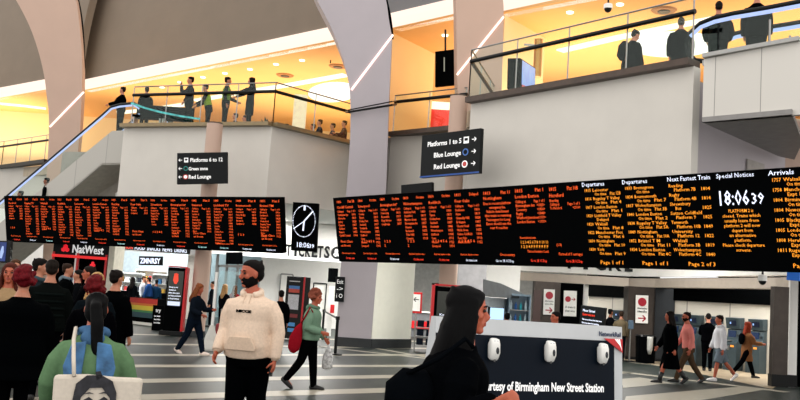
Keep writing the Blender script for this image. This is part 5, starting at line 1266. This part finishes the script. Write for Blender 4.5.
# ---- girl with ponytail and tote bag
R = person(at_feet(97, 5.6), 106, 1.50, 'young person with black ponytail in green and denim jacket seen from behind', 'r', ('pony', '070708'), coat('5f7f5c', hem=.46, puff=.018, hood='46688c', kind='jacket'),
           dict(c='10141c'), '202020', (4, 3, -4, 6), 3, ((8, 18, 30, 0), (8, 18, 20, 0)), bulk=1.12, vox=.010, female=True, face_detail=False)
t = R.t; k = R.k
dn = mat('blue denim panel', '3f6c98', .8, var=.45, scale=14)
for sd in (1, -1):
    mb = MB(); sh, el, wr, fd = R.arm[sd]
    mb.prism([R.T(-.098 * k, sd * y * k, z) for y, z in ((.02, .80), (.075, .79), (.10, .70), (.085, .60), (.03, .62))], (.014, 0, 0)); mb.build('denim_panel', dn, t, local=True, bevel=.006)
    if sd == -1:
        mb = MB(); mb.loft([el + (sh - el) * .18, el, el + (wr - el) * .5], [.052, .052, .050], (0, 1, 0), 14); mb.build('denim_sleeve', dn, t, local=True, smooth=True)
tc = fab('tote canvas', 'd2c8ba', var=.05)
TB = t.matrix_basis
tb = thing('tote_bag', 'cream canvas tote bag printed with a dark haired face, worn on the back', 'bag', TB @ R.T(-.17 * k, 0, .55))
def TT(y, z, x=-.165): return TB @ R.T(x * k, (y - .055) * k, z + .03)
mb = MB(); mb.prism([TT(.18, .635), TT(.06, .642), (TT(-.05, .635)), TT(-.155, .635), TT(-.15, .38), TT(.17, .36)], TB.to_3x3() @ V((.07, 0, 0))); mb.build('bag_body', tc, tb, bevel=.02)
mb = MB(); mb.tube([TT(.105, .635, -.17), TT(.115, .70, -.14), TT(.125, .775, -.085), TT(.125, .82, -.02), TT(.115, .79, .06)], .012, 8); mb.build('bag_strap', tc, tb, smooth=True)
ink = mat('charcoal print', '2a2a30', .8, var=.4, scale=30); ink2 = mat('soft grey print', '8d8680', .8, var=.2)
FB = frame(TT(.02, .622, -.172), TB.to_3x3() @ V((0, -1, 0)), V((0, 0, -1))) @ Matrix.Scale(1.12, 4)
def ink_poly(pts, m_=ink, z=.0, nm='print'):
    mb = MB(); mb.prism([(x, y, z) for x, y in pts], (0, 0, .003)); mb.xf(FB); mb.build(nm, m_, tb)
ink_poly([(-.11, -.10), (-.10, -.02), (-.05, .025), (.02, .03), (.08, .0), (.105, -.06), (.11, -.16), (.08, -.2), (.075, -.09), (.03, -.035), (-.03, -.04), (-.07, -.09), (-.075, -.2), (-.11, -.18)])
ink_poly([(-.01, .045), (.015, .05), (.03, .02), (.0, .0)])
ink_poly([(-.055, -.10), (-.03, -.085), (-.008, -.1), (-.03, -.11)], ink, .003); ink_poly([(.02, -.1), (.045, -.082), (.068, -.095), (.045, -.108)], ink, .003)
ink_poly([(-.06, -.072), (-.03, -.06), (-.005, -.07), (-.03, -.068)], ink, .003); ink_poly([(.015, -.068), (.045, -.055), (.07, -.07), (.045, -.064)], ink, .003)
ink_poly([(.0, -.12), (.012, -.14), (.005, -.148)], ink2, .003); ink_poly([(-.02, -.17), (.005, -.163), (.03, -.17), (.005, -.182)], ink, .003)
# ---- red haired person in black at the left edge
person(at_feet(22, 8.7), 110, 1.62, 'person with bushy red hair in a black coat seen from behind at the left edge', 'l', ('curly', '5c0e16'), coat('020304', hem=.36, puff=.05, flare=.02), dict(c='030304'), '0c0c0c', (2, 2, -2, 2), 2, bulk=1.35, vox=.014)
person(at_feet(7, 10.2), 285, 1.68, 'woman with auburn hair in a beige coat facing forward at the left edge', 'r', ('long', '4a2018'), coat('a08462', hem=.36, puff=.015), dict(c='14161a'), '101010', female=True, vox=.013, face_detail=True)
person(at_feet(11.5, 14.5), 300, 1.78, 'man with brown hair standing behind the woman in the beige coat', 'l', ('short', '4a3020'), coat('1c1a18'), dict(c='0c0c0e'), vox=.016)
person(at_feet(36, 13.2), 15, 1.80, 'dark haired man in profile facing right behind the red haired person', 'l', ('short', '100c0a'), coat('1c2226', hood='3a4a50'), dict(c='0b0c0e'), vox=.014, face_detail=True)
R = person(at_feet(48.5, 11.6), 112, 1.77, 'man in a black quilted puffer jacket seen from behind near the bank kiosk', 'l', ('short', '1c1612'), coat('0a0d0c', hem=.47, puff=.035), dict(c='030406'), bulk=1.1, vox=.013)
for z in (.50, .55, .60, .65, .70, .75):
    mb = MB(); n_ = 20; rr_ = .115 * R.k
    mb.loft([R.T(0, 0, z - .012), R.T(0, 0, z), R.T(0, 0, z + .012)], [(rr_ * 1.03, rr_ * .84), (rr_ * 1.1, rr_ * .92), (rr_ * 1.03, rr_ * .84)], (0, 1, 0), 24); mb.build('quilted_band', fab('quilt black', '0c1110'), R.top, local=True, smooth=True)
person(at_feet(64, 19), 10, 1.82, 'man in black with grey hood facing right before the bank kiosk', 'l', ('short', '2a1c14'), coat('030405', hood='6a7880', puff=.02), dict(c='030305'), 'b8b8b8', bulk=1.15, vox=.016)
person(at_feet(87, 15.5), 190, 1.76, 'man in black with folded hands facing left by the red kiosk frame', 'r', ('short', '1c1410'), coat('030305', puff=.02), dict(c='030305'), 'd8d8d8', (4, 2, -6, 4), 0, ((20, 8, 60, -30), (20, 8, 60, -30)), bulk=1.1, vox=.014, face_detail=True)
person(at_feet(95, 10.8), 112, 1.64, 'person with long blonde hair and red scarf seen from behind in the left crowd', 'l', ('long', 'b08a58'), coat('0c1216', hood='7c1418', puff=.02), dict(c='0a0b0d'), female=True, vox=.013)
person(at_feet(114, 12.3), 60, 1.70, 'broad man in a black coat seen from behind beside the shop front', 'l', ('short', '15100e'), coat('020304', hem=.36, puff=.03), dict(c='020304'), bulk=1.25, vox=.014)
person(at_feet(76, 20.5), 200, 1.72, 'person in dark clothes half hidden behind the left crowd near the kiosk bays', 'l', ('short', '120e0c'), coat('0a0b0e'), dict(c='090a0c'), 'c8c8c8', (10, 4, -10, 6), vox=.018)
person(at_feet(94, 9.3), 112, 1.57, 'shorter person with bright red hair in black just behind the ponytail', 'l', ('curly', '5a1014'), coat('030305', puff=.03), dict(c='030305'), female=True, vox=.013)
# shop customers
person(at_feet(142, 39.6), -20, 1.74, 'customer in a white shirt talking at the shop counter', 'l', ('short', '3a2a20'), coat('c8ccd4'), dict(c='101216'), vox=.02)
person(at_feet(149, 39.4), 170, 1.72, 'customer in a blue jacket leaning to the man in white', 'l', ('short', '141010'), coat('1c3a6a', puff=.02), dict(c='0c0e14'), lean=8, vox=.02)
person(at_feet(131, 37.5), 80, 1.66, 'shopper in dark coat with back turned outside the bright shop', 'l', ('long', '161010'), coat('0a0c10', hem=.38), dict(c='0a0b0d'), female=True, vox=.02)
person(at_feet(155, 39.8), 90, 1.62, 'shopper in a dark blue top right of the man in blue', 'd', ('short', '101010'), coat('15304a'), dict(c='0c0e14'), vox=.02)
# woman walking past the totem
person(at_feet(196, 20.6), -20, 1.63, 'woman in dark jacket and white trainers walking past the red edged totem', 'r', ('long', '7a4426'), coat('10161e', hem=.45, puff=.015), dict(c='0e1622', loose=1.1), 'e0cfc4', (22, 8, -18, 14), 3, ((25, 8, 70, -10), (10, 8, 60, -10)), nod=14, female=True, vox=.014)
person(at_feet(224, 30), 60, 1.62, 'fair haired woman in black coat beyond the glass partition', 'l', ('long', 'b89060'), coat('0c0d10', hem=.4), dict(c='0c0d10'), female=True, vox=.018)
person(at_feet(212, 34), 200, 1.70, 'person in dark clothes in the bright glazed entrance', 'l', ('short', '20160f'), coat('14181e'), dict(c='0c0d10'), vox=.02)
person(at_feet(234, 35), 100, 1.60, 'person with brown hair and red jacket beyond the glass partition', 'l', ('long', '5a3420'), coat('7a1c20'), dict(c='0c0d10'), female=True, vox=.02)
person(at_feet(281, 22.5), 95, 1.56, 'small person in black behind the shoulder of the man in the hoodie', 'l', ('short', '0c0a0a'), coat('030406'), dict(c='030406'), vox=.018)
# ---- woman in green walking right
R = person(at_feet(313, 14.95), -12, 1.61, 'woman in a sage green jacket and black trousers striding right with a red bag', 'r', ('curly', '7a4030'), coat('6f8c76', hem=.46, puff=.02, hood='5f7c68'), dict(c='030405', loose=1.05), '0a0a0a', (9, 4, -17, 20), 3,
           ((4, 8, 40, -6), (-2, 10, 78, -8)), nod=4, bulk=1.12, vox=.012, female=True, face_detail=True)
TB = R.t.matrix_basis; k = R.k
t = thing('shoulder_bag', 'red fabric shoulder bag hanging behind the woman in green', 'bag', TB @ R.T(-.10 * k, -.14 * k, .5))
mb = MB(); mb.loft([TB @ R.T(x * k, -.13 * k, z) for x, z in ((-.13, .36), (-.12, .40), (-.11, .50), (-.09, .60), (-.07, .66))], [(.04, .04), (.10, .06), (.11, .065), (.07, .05), (.02, .02)], TB.to_3x3() @ V((1, 0, 0)), 14); mb.build('bag_body', fab('bag red', '8c1420'), t, smooth=True)
mb = MB(); mb.tube([TB @ R.T(x * k, y * k, z) for x, y, z in ((-.07, -.13, .66), (-.03, -.15, .74), (.0, -.125, .83), (.03, -.11, .78))], .014, 8); mb.build('strap', fab('bag red', '8c1420'), t, smooth=True)
sh, el, wr, fd = R.arm[1]; q = TB @ (wr + fd * .1)
t = thing('carrier_bag', 'white and grey carrier bag in front of the woman in green', 'bag', q - V((0, 0, .3)))
mb = MB(); mb.loft([q + V((0, 0, z)) for z in (-.42, -.38, -.2, -.04)], [(.06, .04), (.09, .06), (.08, .05), (.02, .02)], (1, 0, 0), 12); mb.build('bag_body', mat('patterned carrier', 'b9b9b9', .5, var=.6, scale=20), t, smooth=True)
mb = MB(); mb.tube([q + V((0, 0, -.05)), q + V((.0, 0, .01))], .01); mb.build('handle', M['white'], t)
# ---- dark haired woman in front
R = person(at_feet(449, 4.55), 8, 1.69, 'woman with long black hair in a black coat walking right in the foreground', 'r', ('verylong', '020203'), coat('030406', hem=.40, puff=.026), dict(c='020304'), '0a0a0a', (14, 4, -14, 14), 8,
           ((6, 14, 60, 12), (-12, 12, 135, 42)), yaw=-4, nod=0, bulk=1.25, vox=.010, female=True, face_detail=True, curl=.95)
TB = R.t.matrix_basis; k = R.k
for i in range(2):
    sh, el, wr, fd = R.arm[-1]; mb = MB(); mb.ell(wr - fd * (.05 + .03 * i) + V((.0, -.034, .0)), (.008, .005, .008), 10, 6); mb.build('cuff_button', M['white'], R.t, local=True, smooth=True)
t = thing('handbag', 'large dark handbag hanging behind the woman in the black coat', 'bag', TB @ R.T(-.28, -.16, .45))
mb = MB(); mb.loft([TB @ R.T(x, -.10, z) for x, z in ((-.10, .67), (-.14, .67), (-.21, .655), (-.27, .63), (-.30, .61))], [(.06, .06), (.12, .08), (.15, .09), (.12, .08), (.05, .05)], TB.to_3x3() @ V((0, 0, 1)), 14); mb.build('bag_body', fab('bag black', '05070a'), t, smooth=True)
mb = MB(); mb.tube([TB @ R.T(x, y, z) for x, y, z in ((-.26, -.14, .72), (-.14, -.21, .78), (-.02, -.17, .85), (.03, -.16, .83))], .012, 8); mb.build('strap', fab('bag black', '05070a'), t, smooth=True)
# ---- right side walkers
person(at_feet(672, 21.5), 180, 1.73, 'woman in a long black coat and boots walking left beside the man in pink', 'r', ('long', '140e0c'), coat('020304', hem=.22, puff=.03, flare=.055), dict(c='c98a6c', kind='skirt', boots=True), '0a0a0b', (22, 6, -22, 16), 3, ((-14, 8, 14, 0), (14, 8, 20, 0)), female=True, vox=.014)
R = person(at_feet(690, 22.2), 180, 1.76, 'bearded man with glasses in a pink shirt and brown trousers walking left', 'r', ('crop', '1a1210'), coat('d88078', hem=.47, puff=.005, kind='shirt'), dict(c='4a3a2c'), '1a1a1a', (26, 8, -20, 16), 5, ((-10, 10, 22, 0), (10, 10, 30, 0)), vox=.014, beard='1c120e', bulk=1.08)
mb = MB()
for sd in (1, -1): mb.box((.053 * R.k, sd * .02 * R.k, .55 * R.hh), (.006, .034, .026))
mb.box((.055 * R.k, 0, .57 * R.hh), (.004, .02, .005)); mb.xf(R.HM); mb.build('glasses', M['blk'], R.t, local=True)
person(at_feet(709, 27.4), 70, 1.72, 'man in black standing at a cash machine behind the man in white', 'l', ('short', '120e0c'), coat('030305', puff=.03), dict(c='030406'), '0c0c0c', lean=6, arms=((30, 6, 60, -10), (30, 6, 60, -10)), nod=18, vox=.016)
person(at_feet(722, 23.4), 182, 1.70, 'man in a white hoodie, grey shorts and white trainers walking left', 'r', ('short', '1c1412'), coat('d4d4da', hem=.45, puff=.02, hood='dcdce0', kind='hoodie'), dict(c='6a7680', end=.5, loose=1.2), 'f2eeec', (16, 6, -24, 20), 4, ((-6, 8, 12, 0), (8, 8, 16, 0)), bulk=1.08, vox=.014)
R = person(at_feet(748, 25.4), 8, 1.60, 'woman with long red hair in a brown coat at the right cash machine', 'r', ('verylong', '8a3420'), coat('7a5236', hem=.32, puff=.015, flare=.02), dict(c='030406', boots=True), '0a0a0a', (24, 6, -30, 12), 2, ((30, 4, 55, 0), (26, 4, 62, 0)), female=True, vox=.014)
TB = R.t.matrix_basis
mb = MB(); mb.loft([TB @ R.T(-.17, 0, z) for z in (.60, .66, .76, .79)], [(.06, .03), (.13, .07), (.12, .06), (.05, .03)], TB.to_3x3() @ V((0, 1, 0)), 12); tag(mb.build('backpack', fab('bag black', '05070a'), smooth=True), 'small black backpack on the woman in the brown coat', 'bag')
person(at_feet(622, 29.6), 80, 1.62, 'person in a patterned camouflage top at the far cash machine', 'd', ('short', '2a1e16'), dict(c='5c5240', puff=.02), dict(c='0c0d10'), vox=.016)
person(at_feet(611, 31.0), 30, 1.66, 'dark silhouetted person left of the person in camouflage', 'd', ('short', '0c0b0b'), coat('0a0b0e'), dict(c='0a0b0e'), vox=.018)
person(at_feet(557, 16), 200, 1.52, 'person with reddish face and dark hair just above the navy counter', 'r', ('short', '0e0a0a'), coat('0a0a0d'), dict(c='0a0a0d'), vox=.012, face_detail=True)
person(at_feet(508, 20.5), 95, 1.40, 'dark haired clerk facing away beside the glowing monitor', 'd', ('short', '060506'), coat('0c0d11'), dict(c='0a0a0d'), bulk=1.2, vox=.014)
# ---- upper level, left balcony
def upp(px, py, D, face, H, label, **k_):
    p = up_at(px, py, D - .35); return person(p, face, H + .05, label, vox=.018, **k_)
dk = dict(c='030405')
upp(122, 100, 32.6, 175, 1.76, 'man in black standing at the head of the left escalator', top=coat('040508', puff=.02), legs=dk, arms=((25, 10, 50, 0), (30, 10, 40, 0)))
upp(146, 100, 31.7, 120, 1.62, 'person in dark clothes behind the left end of the cyan tape', top=coat('030405', puff=.01), legs=dk)
upp(171, 105, 35.2, 170, 1.66, 'person in a grey green shirt behind the cyan tape', hair=('short', '20180f'), top=coat('46504a'), legs=dk, bulk=1.15)
upp(191, 80, 30.4, 200, 1.80, 'man in dark uniform raising a hand to his face on the left balcony', top=coat('0b0c12', puff=.01), legs=dk, arms=((10, 10, 20, 0), (55, 20, 118, -12)), stride=(6, 2, -8, 4), bulk=1.08)
upp(211, 82, 30.9, 190, 1.70, 'worker in a yellow vest leaning forward on the left balcony', top=coat('14161a', vest='8fae28'), legs=dk, lean=14, arms=((20, 8, 40, 0), (20, 8, 40, 0)))
upp(228, 78, 30.1, 5, 1.80, 'taller worker in a green yellow vest beside the leaning worker', top=coat('14161a', vest='6c8c2c'), legs=dk, arms=((20, 8, 50, 0), (-4, 8, 20, 0)))
upp(252, 80, 29.8, 185, 1.77, 'person in a long black coat reaching a hand to the left balcony rail', top=coat('030305', hem=.3), legs=dk, arms=((60, 4, 8, 0), (58, 4, 8, 0)), hair=('long', '0c0909'), female=True)
seat = dict(stride=(88, 88, 84, 84))
for px, py, D, lb, c in [(236, 112, 33.5, 'seated person in black low behind the two yellow vests', '0a0b0e'), (246, 111, 33.8, 'seated person with dark hair beside the long black coat', '10120f'), (320, 124, 33.6, 'bald bearded man in dark blue sitting behind the sloping glass rail', '142436'),
                         (313, 130, 34.6, 'seated person in dark clothes left of the man in dark blue', '1a1416'), (333, 128, 34.2, 'seated person with grey scarf right of the man in dark blue', '2c3444'), (287, 122, 35, 'seated person in a light blue shirt left of the pale menu board', '4a86b8'), (344, 131, 33.5, 'seated person in dark red close to the centre rib', '3a2228')]:
    p = up_at(px, py, D)
    person(p, 200, 1.72, lb, top=coat(c), legs=dict(c='101216'), vox=.02, hair=('short', '2a1810'), arms=((30, 8, 70, 0), (30, 8, 70, 0)), **seat)
    mb = MB(); t = thing('stool', 'plain stool under a seated person on the left balcony', 'stool', p, group='stools on the left balcony')
    mb.loft([p + V((0, 0, .38)), p + V((0, 0, .42))], [.18, .18], n=16); mb.build('seat', M['brown'], t)
    mb = MB(); mb.tube([p, p + V((0, 0, .38))], .04); mb.build('leg', M['steel'], t)
# plant
p = up_at(267, 118, 29.6); t = thing('potted_plant', 'small dark green plant at the corner of the left balcony', 'plant', p)
mb = MB(); mb.loft([p, p + V((0, 0, .18))], [.1, .13], n=14); mb.build('pot', M['brown'], t)
mb = MB(); q_ = random.Random(2)
for i in range(60):
    d_ = V((q_.uniform(-1, 1), q_.uniform(-1, 1), q_.uniform(.1, 1.2))).normalized(); c0 = p + V((0, 0, .16)); e_ = c0 + d_ * q_.uniform(.2, .42); s_ = d_.cross(V((0, 0, 1))).normalized() * .05
    mb.add([c0, (c0 + e_) / 2 + s_, e_, (c0 + e_) / 2 - s_], [[0, 1, 2, 3]])
mb.build('foliage', mat('dark leaf', '1f3a24', .6, var=.4), t, fix=False)
# ---- upper level, right balcony
R = upp(631, 40, 22.0, 20, 1.80, 'bulky man in black with a hunched back behind the long glass balustrade', top=coat('030406', hem=.34, puff=.035), legs=dk, bulk=1.15, nod=20, lean=6)
TB = R.t.matrix_basis
mb = MB(); mb.loft([TB @ R.T(-.24, 0, z) for z in (.54, .60, .74, .80)], [(.08, .05), (.17, .13), (.16, .12), (.06, .05)], TB.to_3x3() @ V((0, 1, 0)), 14); tag(mb.build('backpack', fab('bag black', '05070a'), smooth=True), 'black backpack on the hunched man behind the long glass', 'bag')
p = up_at(647, 66, 24.5); person(p, 180, 1.70, 'small orange lit head of a seated person beside the hunched man', 'r', ('short', '5a2c18'), coat('402418'), dict(c='101216'), vox=.018, **seat)
upp(681, 30, 20.6, 74, 1.70, 'grey haired man in a dark coat seen from behind on the right balcony', top=coat('030305', hem=.40, puff=.03), legs=dk, hair=('crop', '4a4640'), bulk=1.15)
upp(719, 5, 19.55, 72, 1.76, 'man in black seen from behind at the top of the right escalator landing', top=coat('030305', hem=.46, puff=.02), legs=dict(c='07080b', loose=1.15), hair=('crop', '141210'), bulk=1.05, arms=((10, 16, 50, -10), (10, 16, 50, -10)))
upp(757, 5, 18.9, 64, 1.86, 'tall man in black with head out of frame on the right escalator landing', top=coat('030305', hem=.44, puff=.025), legs=dict(c='07080b', loose=1.15), bulk=1.08, stride=(8, 4, -8, 8))
# escalator riders
for px, py, D, lb in [(47, 179, 33.1, 'rider in black descending the left escalator, only head and shoulder visible'), (21, 192, 33.9, 'second rider lower down at the left escalator, head just above the board')]:
    q = atY(px, py, D); person(V((q.x, q.y, q.z - 1.68)), 200, 1.72, lb, 'd', ('short', '0a0909'), coat('030405'), dk, vox=.018)

# ------------------------------------------------------------------ light
w = bpy.data.worlds.new('world'); SC.world = w; w.use_nodes = True
w.node_tree.nodes['Background'].inputs['Color'].default_value = (1, .96, .92, 1); w.node_tree.nodes['Background'].inputs['Strength'].default_value = 1.45
def area(name, loc, sx, sy, power, col, rot=(0, 0, 0)):
    ld = bpy.data.lights.new(name, 'AREA'); ld.shape = 'RECTANGLE'; ld.size = sx; ld.size_y = sy; ld.energy = power; ld.color = col
    o = bpy.data.objects.new(name, ld); COL.objects.link(o); o.location = loc; o.rotation_euler = rot; return o
up = (PI, 0, 0)
warm = (1, .76, .48)
area('upper_uplight', (-12, 42, 8.2), 12, 8, 700, warm, up)  # upward fill lamps added to brighten the amber ceiling, no visible fitting
area('upper_uplight', (-3, 42, 8.2), 8, 12, 700, warm, up)
area('upper_uplight', (6, 32, 8.2), 8, 8, 600, warm, up)
area('upper_uplight', (14, 28, 8.2), 8, 8, 450, warm, up)
area('upper_uplight', (-24, 50, 8.2), 8, 4, 500, warm, up)
# fill lamps added under the soffit to light the lower concourse
for x, y in [(-12, 38), (-6, 36), (0, 36), (5, 36), (9, 36), (6, 27), (11.5, 26), (-2, 32)]:
    area('concourse_ceiling_light', (x, y, 4.25), 2.4, 2.4, 420, (1, .97, .92))
area('concourse_ceiling_light', (3.2, 24.6, 4.2), 1.5, 1.5, 220, (1, 1, .94))  # extra fill lamp added to brighten the cream wall by the rib
area('concourse_ceiling_light', (-4, 33, 4.2), 3, 2, 300, (1, .98, .94))
area('shop_light_panel', (-11.5, 43, 4.2), 4, 3, 500, (.9, .97, 1))  # fill lamp added to brighten the shop interior
